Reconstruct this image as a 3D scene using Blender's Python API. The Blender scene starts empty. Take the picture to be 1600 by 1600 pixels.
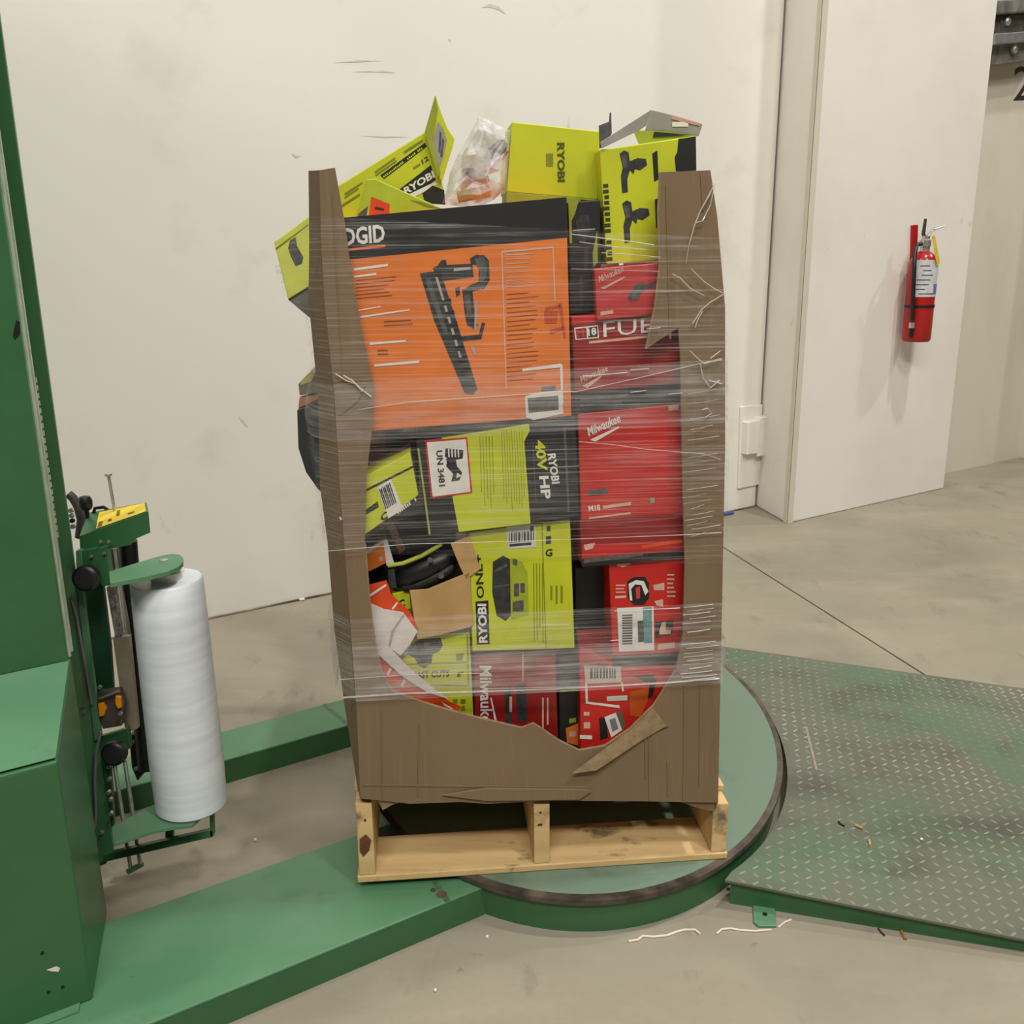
import bpy, bmesh, math, random
import numpy as np
from mathutils import Vector, Matrix

scene = bpy.context.scene
col = scene.collection
random.seed(7)
V3 = lambda *a: np.array(a, float)
Z = V3(0, 0, 1)

# ------------------------------------------------------------------ camera
CAM_F, CAM_H = 1500.0, 1.3                      # focal length in px of a 1600 px frame, eye height
PITCH, ROLL = math.radians(15.25), math.radians(0.604)
_F = V3(0, math.cos(PITCH), -math.sin(PITCH))
_U0 = np.cross(V3(1, 0, 0), _F)
_R = math.cos(ROLL) * V3(1, 0, 0) - math.sin(ROLL) * _U0
_U = math.sin(ROLL) * V3(1, 0, 0) + math.cos(ROLL) * _U0
_C = V3(0, 0, CAM_H)
cd = bpy.data.cameras.new('camera')
cd.sensor_width = 36
cd.lens = CAM_F / 1600 * 36
cd.clip_start = 0.05
cam = bpy.data.objects.new('camera', cd)
col.objects.link(cam)
cam.matrix_world = Matrix(((_R[0], _U[0], -_F[0], 0), (_R[1], _U[1], -_F[1], 0), (_R[2], _U[2], -_F[2], CAM_H), (0, 0, 0, 1)))
scene.camera = cam

# ------------------------------------------------------------------ light
vs = scene.view_settings
vs.view_transform = 'Standard'
vs.look = 'None'
vs.gamma = 1
vs.use_curve_mapping = False
vs.exposure = -0.06
world = bpy.data.worlds.new('warehouse_ambient')
scene.world = world
world.use_nodes = True
bg = world.node_tree.nodes['Background']
bg.inputs[0].default_value = (1.0, 0.975, 0.94, 1)
bg.inputs[1].default_value = 0.08


def lamp(name, loc, target, sx, sy, power):
    ld = bpy.data.lights.new(name, 'AREA')
    ld.shape = 'RECTANGLE'
    ld.size, ld.size_y, ld.energy = sx, sy, power
    ld.color = (1.0, 0.972, 0.92)
    o = bpy.data.objects.new(name, ld)
    col.objects.link(o)
    o.location = loc
    o.rotation_euler = (Vector(target) - Vector(loc)).to_track_quat('-Z', 'Y').to_euler()


lamp('high_bay_or_added_light', (8.2, 5.1, 8.5), (3.0, 3.6, 0), 0.35, 0.35, 270)
lamp('high_bay_or_added_light', (2.85, 2.2, 8.5), (2.0, 2.2, 0), 0.35, 0.35, 300)
lamp('high_bay_or_added_light', (3.0, -1.6, 8.2), (1.6, 0.8, 0), 0.5, 1.0, 250)
lamp('high_bay_or_added_light', (0.2, -4.2, 7.4), (0.2, 0.4, 0), 6.0, 0.8, 540)
lamp('high_bay_or_added_light', (-3.8, 0.6, 8.2), (-2.4, 1.6, 0), 0.5, 1.0, 200)  # added to lift the left wall; no lamp seen there

# ------------------------------------------------------------------ helpers


def ray(px, py):
    return _F * CAM_F + _R * (px - 800) - _U * (py - 800)


class Plane:
    """a plane of the place: point o, normal n pointing to the viewer's side"""
    def __init__(s, o, n):
        s.o, s.n = np.array(o, float), np.array(n, float) / np.linalg.norm(n)

    def at(s, px, py):
        d = ray(px, py)
        return _C + d * (np.dot(s.o - _C, s.n) / np.dot(d, s.n))

    def back(s, d):
        return Plane(s.o - s.n * d, s.n)


def onz(px, py, z=0.0):
    return Plane((0, 0, z), Z).at(px, py)


def lin(c):
    c = c / 255
    return c / 12.92 if c <= .04045 else ((c + .055) / 1.055) ** 2.4


MATS = {}


def M(name, rgb, rough=.6, metal=0.0, var=.06, scale=30, bump=0.0, rgb2=None, stretch=(1, 1, 1), lo=.35, hi=.65, alpha=1.0):
    if name in MATS:
        return MATS[name]
    m = bpy.data.materials.new(name)
    m.use_nodes = True
    nt = m.node_tree
    b = nt.nodes['Principled BSDF']
    c1 = [lin(x) for x in rgb]
    c2 = [lin(x) for x in rgb2] if rgb2 else [min(1, x * (1 - 2.2 * var)) for x in c1]
    tc = nt.nodes.new('ShaderNodeTexCoord')
    mp = nt.nodes.new('ShaderNodeMapping')
    mp.inputs['Scale'].default_value = stretch
    nz = nt.nodes.new('ShaderNodeTexNoise')
    nz.inputs['Scale'].default_value = scale
    nz.inputs['Detail'].default_value = 5
    cr = nt.nodes.new('ShaderNodeValToRGB')
    cr.color_ramp.elements[0].position, cr.color_ramp.elements[1].position = lo, hi
    cr.color_ramp.elements[0].color = (*c1, 1)
    cr.color_ramp.elements[1].color = (*c2, 1)
    L = nt.links.new
    L(tc.outputs['Object'], mp.inputs['Vector'])
    L(mp.outputs[0], nz.inputs['Vector'])
    L(nz.outputs['Fac'], cr.inputs[0])
    L(cr.outputs[0], b.inputs['Base Color'])
    b.inputs['Roughness'].default_value = rough
    b.inputs['Metallic'].default_value = metal
    if alpha < 1:
        b.inputs['Alpha'].default_value = alpha
    if bump:
        bp = nt.nodes.new('ShaderNodeBump')
        bp.inputs['Strength'].default_value = bump
        bp.inputs['Distance'].default_value = .004
        L(nz.outputs['Fac'], bp.inputs['Height'])
        L(bp.outputs[0], b.inputs['Normal'])
    MATS[name] = m
    return m


def layered(name, base, layers, rough=.6, bump=.15, rough2=None):
    """base colour plus noise-shaped stain layers: (rgb, scale, lo, hi, strength, stretch)"""
    m = bpy.data.materials.new(name)
    m.use_nodes = True
    nt = m.node_tree
    L = nt.links.new
    b = nt.nodes['Principled BSDF']
    tc = nt.nodes.new('ShaderNodeTexCoord')
    prev = None
    nz0 = None
    for i, (rgb, sc, lo, hi, st, stretch) in enumerate(layers):
        mp = nt.nodes.new('ShaderNodeMapping')
        mp.inputs['Scale'].default_value = stretch
        mp.inputs['Location'].default_value = (i * 3.7, i * 1.9, i * .6)
        nz = nt.nodes.new('ShaderNodeTexNoise')
        nz.inputs['Scale'].default_value = sc
        nz.inputs['Detail'].default_value = 7
        nz.inputs['Roughness'].default_value = .62
        nz0 = nz
        mr = nt.nodes.new('ShaderNodeMapRange')
        mr.inputs[1].default_value, mr.inputs[2].default_value = lo, hi
        mr.inputs[3].default_value, mr.inputs[4].default_value = 0, st
        mx = nt.nodes.new('ShaderNodeMix')
        mx.data_type = 'RGBA'
        L(tc.outputs['Object'], mp.inputs[0])
        L(mp.outputs[0], nz.inputs['Vector'])
        L(nz.outputs['Fac'], mr.inputs[0])
        L(mr.outputs[0], mx.inputs['Factor'])
        if prev is None:
            mx.inputs['A'].default_value = (*[lin(x) for x in base], 1)
        else:
            L(prev, mx.inputs['A'])
        mx.inputs['B'].default_value = (*[lin(x) for x in rgb], 1)
        prev = mx.outputs['Result']
    L(prev, b.inputs['Base Color'])
    b.inputs['Roughness'].default_value = rough
    if bump:
        bp = nt.nodes.new('ShaderNodeBump')
        bp.inputs['Strength'].default_value = bump
        bp.inputs['Distance'].default_value = .004
        L(nz0.outputs['Fac'], bp.inputs['Height'])
        L(bp.outputs[0], b.inputs['Normal'])
    MATS[name] = m
    return m


def tag(o, label=None, cat=None, group=None, kind=None):
    for k, x in (('label', label), ('category', cat), ('group', group), ('kind', kind)):
        if x:
            o[k] = x
    return o


def thing(name, loc, label, cat, group=None):
    o = bpy.data.objects.new(name, None)
    o.empty_display_size = .05
    col.objects.link(o)
    o.location = [float(x) for x in loc]
    return tag(o, label, cat, group)


def world_loc(o):
    l = np.zeros(3)
    while o is not None:
        l += np.array(o.location)
        o = o.parent
    return l


def mesh(name, verts, faces, mat, parent=None, smooth=False, bevel=0.0, uvs=None):
    verts = np.array(verts, float)
    if parent is None:
        org = np.array([verts[:, 0].mean(), verts[:, 1].mean(), verts[:, 2].min()])
    else:
        org = world_loc(parent)
    me = bpy.data.meshes.new(name)
    me.from_pydata([tuple(x) for x in (verts - org)], [], faces)
    bm = bmesh.new()
    bm.from_mesh(me)
    bmesh.ops.recalc_face_normals(bm, faces=bm.faces)
    bm.to_mesh(me)
    bm.free()
    if smooth:
        me.polygons.foreach_set('use_smooth', [True] * len(me.polygons))
    me.materials.append(mat)
    o = bpy.data.objects.new(name, me)
    col.objects.link(o)
    if parent is None:
        o.location = org
    else:
        o.parent = parent
    if bevel:
        bv = o.modifiers.new('bevel', 'BEVEL')
        bv.width, bv.segments, bv.limit_method = bevel, 2, 'ANGLE'
    return o


class MB:
    """collects shapes for one mesh"""
    def __init__(s):
        s.v, s.f = [], []

    def add(s, v, f):
        b = len(s.v)
        s.v += [np.array(x, float) for x in v]
        s.f += [tuple(i + b for i in q) for q in f]
        return s

    def prism(s, pts, vec):
        n = len(pts)
        vec = np.array(vec, float)
        v = [np.array(p, float) for p in pts] + [np.array(p, float) + vec for p in pts]
        f = [tuple(range(n)), tuple(range(2 * n - 1, n - 1, -1))]
        f += [(i, (i + 1) % n, (i + 1) % n + n, i + n) for i in range(n)]
        return s.add(v, f)

    def poly(s, pts):
        return s.add(pts, [tuple(range(len(pts)))])

    def box(s, o, a, b, c):
        o, a, b, c = (np.array(x, float) for x in (o, a, b, c))
        return s.prism([o, o + a, o + a + b, o + b], c)

    def tube(s, pts, r, seg=10, cap=True, flat=1.0):
        pts = [np.array(p, float) for p in pts]
        rr = r if isinstance(r, (list, tuple)) else [r] * len(pts)
        rings = []
        up = None
        for i, p in enumerate(pts):
            t = pts[min(i + 1, len(pts) - 1)] - pts[max(i - 1, 0)]
            t = t / np.linalg.norm(t)
            if up is None:
                up = Z if abs(t[2]) < .9 else V3(1, 0, 0)
            sd = np.cross(t, up)
            sd /= np.linalg.norm(sd)
            up = np.cross(sd, t)
            rings.append([p + rr[i] * (math.cos(2 * math.pi * k / seg) * sd + flat * math.sin(2 * math.pi * k / seg) * up) for k in range(seg)])
        v = [x for g in rings for x in g]
        f = []
        for i in range(len(pts) - 1):
            for k in range(seg):
                a, b = i * seg + k, i * seg + (k + 1) % seg
                f.append((a, b, b + seg, a + seg))
        if cap:
            f += [tuple(range(seg)), tuple(range(len(v) - 1, len(v) - seg - 1, -1))]
        return s.add(v, f)

    def lathe(s, o, prof, seg=24, axis=Z, flat=(1, 1)):
        o, axis = np.array(o, float), np.array(axis, float) / np.linalg.norm(axis)
        e1 = np.cross(axis, V3(0, 1, 0) if abs(axis[1]) < .9 else V3(1, 0, 0))
        e1 /= np.linalg.norm(e1)
        e2 = np.cross(axis, e1)
        v, f = [], []
        for r, z in prof:
            v += [o + axis * z + r * (math.cos(2 * math.pi * k / seg) * e1 * flat[0] + math.sin(2 * math.pi * k / seg) * e2 * flat[1]) for k in range(seg)]
        for i in range(len(prof) - 1):
            for k in range(seg):
                a, b = i * seg + k, i * seg + (k + 1) % seg
                f.append((a, b, b + seg, a + seg))
        f += [tuple(range(seg)), tuple(range(len(v) - 1, len(v) - seg - 1, -1))]
        return s.add(v, f)

    def build(s, name, mat, parent=None, smooth=False, bevel=0.0):
        o = mesh(name, s.v, s.f, mat, parent, smooth, bevel)
        if smooth:
            es = o.modifiers.new('edge_split', 'EDGE_SPLIT')
            es.split_angle = math.radians(40)
        return o


def slab(name, pl, pts, thick, mat, parent=None, bevel=0.0, vec=None):
    """a plate whose front outline lies on plane pl, going back from the viewer by thick"""
    w = [pl.at(*p) for p in pts]
    return MB().prism(w, -pl.n * thick if vec is None else vec).build(name, mat, parent, bevel=bevel)


_ti = [0]


def text_mesh(body, bold=0.0):
    cu = bpy.data.curves.new('lettering', 'FONT')
    cu.body = body
    cu.resolution_u = 2
    cu.offset = bold
    o = bpy.data.objects.new('lettering', cu)
    col.objects.link(o)
    dg = bpy.context.evaluated_depsgraph_get()
    me = bpy.data.meshes.new_from_object(o.evaluated_get(dg))
    v = np.array([tuple(x.co) for x in me.vertices])
    f = [tuple(p.vertices) for p in me.polygons]
    bpy.data.objects.remove(o)
    bpy.data.curves.remove(cu)
    bpy.data.meshes.remove(me)
    lo, hi = v.min(0), v.max(0)
    v = (v - lo) / np.maximum(hi - lo, 1e-6)
    return v, f


def letters(name, body, pl, A, B, T, mat, parent, bold=.02, lift=.0008):
    """flat printed lettering on plane pl: A baseline start, B baseline end, T top above A (px)"""
    v, f = text_mesh(body, bold)
    a, b, t = pl.at(*A), pl.at(*B), pl.at(*T)
    w = [a + x[0] * (b - a) + x[1] * (t - a) + pl.n * lift for x in v]
    return mesh(name, w, f, mat, parent)


def ink(name, pl, polys, mat, parent, lift=.0004):
    """flat print on plane pl: one or more pixel outlines joined as one part"""
    if len(polys) <= 6:
        for pts in polys:
            o = MB().poly([pl.at(*p) + pl.n * lift for p in pts]).build(name, mat, parent)
        return o
    mb = MB()
    for pts in polys:
        mb.poly([pl.at(*p) + pl.n * lift for p in pts])
    return tag(mb.build(name, mat, parent), kind='stuff')


def bars(x0, y0, x1, y1, n, w=.5, dx=0.0, dy=0.0):
    """n thin text-line rectangles between two corners; vertical when dx is used as slope"""
    out = []
    for i in range(n):
        y = y0 + (y1 - y0) * (i + .25) / n
        h = (y1 - y0) / n * w
        e = x1 - (x1 - x0) * random.uniform(0, .35)
        out.append([(x0, y), (e, y + dy * (e - x0)), (e, y + h + dy * (e - x0)), (x0, y + h)])
    return out


def vbars(x0, y0, x1, y1, n, w=.5, dx=0.0):
    out = []
    for i in range(n):
        x = x0 + (x1 - x0) * (i + .25) / n
        h = (x1 - x0) / n * w
        e = y1 - (y1 - y0) * random.uniform(0, .3)
        out.append([(x, y0), (x + h, y0), (x + h + dx * (e - y0), e), (x + dx * (e - y0), e)])
    return out


def ticks(A, B, T, n):
    """a row of blurred, unreadable print marks along A-B, as high as A-T"""
    A, B, T = (np.array(x, float) for x in (A, B, T))
    out = []
    for i in range(n):
        if random.random() < .15:
            continue
        a, b = A + (B - A) * (i / n), A + (B - A) * ((i + .62) / n)
        h = (T - A) * random.uniform(.6, 1)
        out.append([tuple(a), tuple(b), tuple(b + h), tuple(a + h)])
    return out


def barcode(x0, y0, x1, y1, n, slope=0.0):
    out = []
    x = x0
    while x < x1 - 1:
        w = random.choice((.8, 1.2, 1.8)) * (x1 - x0) / n / 1.6
        s = slope * (x - x0)
        out.append([(x, y0 + s), (x + w, y0 + s), (x + w, y1 + s), (x, y1 + s)])
        x += w + random.choice((.8, 1.2)) * (x1 - x0) / n / 1.6
    return out


# ------------------------------------------------------------------ materials
WALL = layered('painted_wall', (228, 224, 214), [
    ((210, 204, 190), .8, .42, .75, .4, (1, 1, 1)),
    ((182, 176, 158), 2.6, .58, .85, .45, (1, 1, 1)),
    ((120, 112, 96), 7, .68, .8, .5, (1, 1, .5)),
    ((90, 84, 72), 26, .74, .8, .5, (1, 1, 1))], rough=.75, bump=.12)
WALL2 = layered('painted_wall_clean', (228, 223, 214), [
    ((205, 198, 184), 1.4, .45, .8, .6, (1, 1, 1)),
    ((150, 142, 122), 9, .68, .8, .45, (1, 1, .7)),
    ((90, 84, 72), 24, .73, .79, .5, (1, 1, 1))], rough=.75, bump=.1)
WALL3 = layered('painted_wall_grey', (205, 198, 180), [((180, 172, 150), 2.5, .45, .8, .6, (1, 1, .4))], rough=.75, bump=.1)
FLOOR = layered('concrete', (145, 137, 120), [
    ((122, 115, 99), 1.6, .4, .7, .8, (1, 1, 1)),
    ((162, 153, 134), 4.0, .5, .75, .5, (.7, 1.4, 1)),
    ((92, 85, 72), 4.5, .60, .74, .6, (1.6, .7, 1)),
    ((66, 60, 50), 13, .68, .76, .65, (1, 1, 1)),
    ((140, 131, 112), 60, .45, .7, .4, (1, 1, 1))], rough=.55, bump=.06)
GREEN = layered('green_enamel', (52, 100, 60), [((44, 88, 53), 5, .45, .7, .6, (1, 1, 1)), ((62, 104, 72), 14, .62, .8, .4, (1, 1, 1))], rough=.33, bump=.03)
GREEN_TOP = layered('green_enamel_worn_lit', (80, 126, 90), [
    ((102, 136, 108), 3.2, .45, .72, .8, (1, 1, 1)), ((70, 86, 70), 9, .6, .8, .6, (1, 1, 1)), ((56, 66, 56), 30, .7, .8, .5, (1, 1, 1))], rough=.42, bump=.04)  # worn green; overhead light on top faces also put into its paler base
GREEN_DISC = layered('green_disc_worn', (106, 128, 110), [
    ((112, 122, 108), 2.2, .42, .7, .9, (1, 1, 1)), ((72, 84, 72), 6, .6, .8, .7, (1, 1, 1)), ((50, 60, 52), 26, .66, .78, .55, (1.6, .6, 1))], rough=.45, bump=.05)
GREEN_RAMP = layered('green_tread_worn', (80, 108, 80), [
    ((100, 101, 88), 1.7, .34, .52, .95, (1, 1, 1)), ((74, 70, 64), 3.0, .5, .68, .85, (1, 1.5, 1)), ((60, 58, 52), 22, .62, .78, .45, (1, 1, 1))], rough=.36, bump=.05)
LUG = layered('tread_lug_metal', (104, 122, 96), [((172, 168, 152), 1.7, .42, .6, .9, (1, 1, 1)), ((140, 136, 122), 3.0, .5, .68, .8, (1, 1.5, 1))], rough=.22, bump=0)
DARKRIM = M('worn_steel_rim', (104, 94, 84), .35, .3, .3, 18)
CARD = layered('corrugated_cardboard', (127, 105, 78), [((114, 93, 67), 3, .4, .7, .8, (1, 1, .3)), ((146, 120, 88), 14, .55, .8, .5, (6, 6, .3)), ((100, 80, 56), 8, .68, .82, .4, (1, 1, 1))], rough=.8, bump=.08)
CARD_L = M('cardboard_torn_and_lit', (150, 125, 92), .85, 0, .12, 60)  # torn edges; also the lit look painted on the torn flap
CARD_K = M('kraft_carton', (190, 152, 98), .8, 0, .08, 22)
WOOD = layered('pallet_wood', (216, 184, 130), [((196, 160, 106), 5, .4, .7, .8, (.6, 6, 6)), ((150, 116, 70), 12, .58, .78, .6, (.5, 9, 9)), ((62, 54, 50), 7, .57, .66, .8, (1, 1.8, 1))], rough=.75, bump=.15)
WOOD_D = M('knotty_wood', (110, 66, 38), .8, 0, .2, 40)
BLACK = M('black_plastic', (20, 20, 21), .42, 0, .1, 30)
BLK_P = M('black_print', (32, 31, 31), .55, 0, .08, 30)
INK = M('ink_black', (26, 26, 24), .6, 0, .1, 60)
INK_G = M('ink_grey', (92, 92, 88), .6, 0, .2, 90)
INK_DG = M('ink_dark_grey', (58, 58, 58), .55, 0, .25, 70)
WHITE = M('white_print', (226, 222, 214), .6, 0, .05, 40)
PALE = M('pale_print', (214, 172, 150), .6, 0, .08, 40)
LIME = M('lime_carton', (196, 203, 34), .5, 0, .05, 9)
LIME_D = M('lime_inside_and_shaded', (150, 160, 40), .6, 0, .1, 12)  # darker lime for inner faces; shade painted in on the end flap
OLIVE = M('olive_print', (128, 138, 20), .6, 0, .1, 40)
ORANGE = M('orange_carton', (226, 120, 42), .5, 0, .06, 9)
ORANGE2 = M('orange_red_sheet', (222, 74, 26), .5, 0, .1, 14)
RED = M('red_carton', (196, 34, 26), .45, 0, .08, 8)
RED_D = M('dark_red_carton', (146, 24, 24), .45, 0, .1, 8)
PINK = M('faded_red_carton', (194, 62, 60), .45, 0, .08, 8)
SILVER = M('bright_steel', (206, 204, 198), .25, .75, .1, 30)
GALV = M('galvanised_steel', (140, 136, 126), .5, .2, .25, 14)
YELLOW = M('yellow_label', (226, 200, 48), .5, 0, .1, 30)
BEIGE = M('beige_bar', (158, 146, 124), .5, 0, .1, 20)
CABLE = M('grey_cable', (120, 118, 116), .5, 0, .1, 30)
AMBER = M('amber_plastic', (240, 150, 20), .4, 0, .1, 30)
EXT = M('extinguisher_red', (176, 24, 22), .28, 0, .08, 10)
GREYFLAP = M('grey_board', (156, 152, 144), .6, 0, .12, 14)
TEAL = M('teal_print', (110, 150, 152), .6, 0, .1, 40)
DARKGAP = M('joint_filler_dark', (92, 82, 62), .9, 0, .2, 20)

# ------------------------------------------------------------------ setting
U = V3(.845, .535, 0)          # along the wall and along the wrapper's base beams
U /= np.linalg.norm(U)
W = V3(-.28, .96, 0)           # across: from the near beam towards the wall
W /= np.linalg.norm(W)
NU = np.cross(U, Z)            # wall normal, towards the viewer
ZT, ZB = .080, .066            # turntable top, beam top
HW = 4.2

# floor: two slabs with a sawn joint between them
ja, jb = onz(1130, 855), onz(1430, 1045)
jd = (jb - ja) / np.linalg.norm(jb - ja)
jn = np.cross(jd, Z)           # points to -x side?
if jn[0] > 0:
    jn = -jn
fl = MB()
g = .004
A0, A1 = ja - jd * 14, ja + jd * 14
for s in (1, -1):
    e = jn * s
    fl.prism([A0 + e * g, A1 + e * g, A1 + e * 14, A0 + e * 14], (0, 0, -.1))
fl.box(A0 - jn * g + V3(0, 0, -.02), A1 - A0, jn * 2 * g, (0, 0, -.08))
tag(fl.build('floor', FLOOR), kind='structure')

wo = onz(320, 968)             # foot of the main wall
c1 = Plane(wo, NU).at(1182, 790); c1[2] = 0
p1 = onz(1230, 818)            # near corner of the pilaster
PIL = Plane(p1, NU)
p2 = PIL.at(1474, 765); p2[2] = 0
r1 = onz(1474, 740)
REC = Plane(r1, NU)
back = -NU
sd = (c1 - p1); sd = sd / np.linalg.norm(sd)     # pilaster side direction, going back
wl = wo - U * 6
tag(MB().box(wl, c1 - U * .012 - wl, back * .25, (0, 0, HW)).build('wall_back', WALL), kind='structure')
depth = np.linalg.norm(c1 - p1) + .25
pil = tag(MB().prism([p1, p2, p2 + sd * (depth + .6), p1 + sd * depth], (0, 0, HW)).build('wall_pilaster', WALL2, bevel=.006), kind='structure')
tag(MB().box(r1 - U * .3, U * 8, back * .25, (0, 0, HW)).build('wall_right', WALL3), kind='structure')
# filler strip in the joint between wall and pilaster
tag(MB().box(c1 - U * .02 + back * .02, U * .03, back * .15, (0, 0, HW)).build('trim_1', DARKGAP), kind='structure')
# corner guard of the pilaster
cg = MB()
cg.box(p1 - NU * -.004 - U * .004, U * .035, NU * .003, (0, 0, HW))
cg.box(p1 - U * .006, U * .004, sd * .035, (0, 0, HW))
tag(cg.build('trim_2', WALL3, bevel=.001), kind='structure')
# grimy caulk line at the foot of the main wall
tag(MB().box(wl + NU * .001, c1 - U * .02 - wl, NU * .008, (0, 0, .007)).build('baseboard_back', M('grimy_caulk', (150, 138, 116), .9, 0, .3, 9, rgb2=(72, 62, 48)), bevel=.002), kind='structure')
# scuffs on the main wall
SC = M('wall_scuff', (212, 206, 193), .8, 0, .05, 40)
SCW = bpy.data.objects['wall_back']
for pts in ([(520, 98), (560, 94), (598, 95), (560, 97)], [(548, 112), (600, 110), (618, 114), (590, 113)], [(752, 12), (764, 6), (780, 10), (790, 22), (778, 15), (764, 11)], [(560, 212), (620, 213), (640, 214), (600, 215)],
            [(372, 650), (384, 660), (388, 668), (380, 662)], [(455, 240), (470, 244), (462, 247)], [(700, 60), (705, 62), (703, 66)]):
    ink('scuff_mark', Plane(wo, NU), [pts], SC, SCW, .001)
# raised plate and hinge block where wall meets pilaster
MW = Plane(wo, NU)
pf = MW.back(-.012)
hb = MB()
hb.prism([pf.at(*q) for q in [(1158, 636), (1192, 632), (1188, 757), (1154, 764)]], -pf.n * .012)
pl_ = hb.build('trim_3', WALL, bevel=.003)
tag(pl_, kind='structure')
blk = MB()
pf2 = MW.back(-.05)
blk.prism([pf2.at(*q) for q in [(1169, 660), (1190, 656), (1187, 708), (1167, 711)]], -pf2.n * .05)
sideP = Plane(p1 - U * .03, -U)
b0 = pf2.at(1188, 683)
blk.box(b0 + V3(0, 0, -.1) - U * .01, U * .16, -pf2.n * .05, (0, 0, .2))
tag(blk.build('trim_4', WALL, bevel=.004), kind='structure')
# dark far corner post at the right border
e1 = REC.at(1597, 700); e1[2] = 0
tag(MB().box(e1 + NU * .25, U * .5, -NU * .3, (0, 0, HW)).build('wall_far_right', WALL3), kind='structure')

# dock door track top right
tp = REC.back(-.10)
trk = thing('overhead_door_track', tp.at(1580, 105), 'galvanised metal door track with bolts high on the right wall', 'door track')
slab('track_plate', tp, [(1552, 70), (1640, 64), (1640, 90), (1551, 102)], .09, GALV, trk, .004)
slab('track_rail', tp.back(-.05), [(1555, 52), (1640, 46), (1640, 62), (1554, 70)], .10, SILVER, trk, .006)
slab('track_channel', tp.back(-.01), [(1556, 24), (1640, 18), (1640, 46), (1555, 52)], .08, M('dark_galvanised', (96, 90, 80), .5, .1, .3, 12), trk, .006)
slab('track_rail', tp.back(-.05), [(1558, 0), (1640, -6), (1640, 16), (1557, 22)], .10, GALV, trk, .006)
for q in [(1583, 77), (1590, 12), (1572, 34)]:
    c = tp.back(-.012).at(*q)
    MB().lathe(c, [(.022, 0), (.022, .012), (.012, .02)], 8, NU).build('bolt', SILVER, trk)
num = letters('wall_number', '2', REC, (1583, 157), (1611, 156), (1585, 104), INK, None, .0, .002)
tag(num, 'black painted number two on the right wall below the metal track', 'number')

# ------------------------------------------------------------------ stretch wrapping machine
CX, CY, EA, EB = .14, 2.37, .551, .771       # oval turntable
cab = onz(145, 1562, ZB)
mach = thing('stretch_wrap_machine', (cab[0], cab[1], 0), 'green stretch wrapping machine with mast, base beams and round turntable', 'wrapping machine')


def uw(u, w, z=0.0):
    return V3(cab[0], cab[1], 0) + U * u + W * w + V3(0, 0, z)


def ring_pts(a, b, z, n=96):
    return [V3(CX + a * math.cos(2 * math.pi * k / n), CY + b * math.sin(2 * math.pi * k / n), z) for k in range(n)]


# beams: channel profile (top plate with lips)
for (w0, w1, u0, u1) in ((-.112, .205, -.5, .82), (.708, .867, -.5, .95)):
    bm_ = MB()
    bm_.prism([uw(u0, w0, ZB), uw(u1, w0, ZB), uw(u1, w1, ZB), uw(u0, w1, ZB)], (0, 0, -.006))
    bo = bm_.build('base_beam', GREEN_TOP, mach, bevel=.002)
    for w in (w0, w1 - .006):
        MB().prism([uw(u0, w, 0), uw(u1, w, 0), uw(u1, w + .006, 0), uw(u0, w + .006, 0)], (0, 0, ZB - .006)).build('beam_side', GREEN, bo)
    sm = MB()
    us = .66 if w0 < 0 else .56
    sm.prism([uw(us, w0, ZB), uw(us + .012, w0, ZB), uw(us - .04, w1, ZB), uw(us - .052, w1, ZB)], (0, 0, .0008))
    sm.build('weld_seam', M('weld_grey', (88, 116, 88), .5, 0, .2, 50), bo)
# bolt heads on the near beam
for (px, py) in ((677, 1391), (690, 1398)):
    c = onz(px, py, ZB)
    MB().lathe(c, [(.006 if px < 680 else .011, 0), (.006 if px < 680 else .011, .001)], 14).build('bolt_hole_cover', DARKRIM, mach)
# turntable
MB().prism(ring_pts(EA - .012, EB - .012, 0), (0, 0, .064)).build('turntable_ring', GREEN, mach)
MB().prism(ring_pts(EA - .03, EB - .03, .064), (0, 0, .008)).build('turntable_gap', BLACK, mach)
disc = MB().prism(ring_pts(EA - .003, EB - .003, .071), (0, 0, ZT - .0712)).build('turntable_disc', GREEN_DISC, mach)
rim = MB()
o_, i_ = ring_pts(EA, EB, ZT), ring_pts(EA - .013, EB - .020, ZT + .0004)
n = len(o_)
lo_ = ring_pts(EA, EB, ZT - .011)
rim.add(o_ + i_ + lo_, [(k, (k + 1) % n, (k + 1) % n + n, k + n) for k in range(n)] + [(k + 2 * n, (k + 1) % n + 2 * n, (k + 1) % n, k) for k in range(n)])
rim.build('turntable_rim', DARKRIM, disc)

# base cabinet with sloped top, mast behind it
ztop = Plane(cab, NU).at(93, 1190)[2]
mc = Plane(uw(0, .22), NU).at(107, 1032)
zm = mc[2]
cb = MB()
w_m = .22
prof = [(0, ZB), (0, ztop), (w_m, zm), (w_m + .012, zm), (w_m + .012, ZB)]
cb.prism([uw(-.62, w, z) for w, z in prof], U * .62)
cb.build('base_cabinet', GREEN, mach, bevel=.004)
tn = np.cross(U, uw(0, w_m, zm) - uw(0, 0, ztop))
tn = tn / np.linalg.norm(tn) * (1 if tn[2] > 0 else -1)
MB().prism([uw(-.618, .004, ztop + .006), uw(-.002, .004, ztop + .006), uw(-.002, w_m - .002, zm - .001), uw(-.618, w_m - .002, zm - .001)], tn * .0015).build('sloped_top_lit', GREEN_TOP, mach)  # thin skin in paler green: overhead light painted on the slope
ft = MB().box(uw(-.62, -.02, ZB), U * .60, W * .03, (0, 0, .004))
ft.build('cabinet_foot_flange', GREEN_TOP, mach)
CF = Plane(uw(0, 0) , NU)
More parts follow.
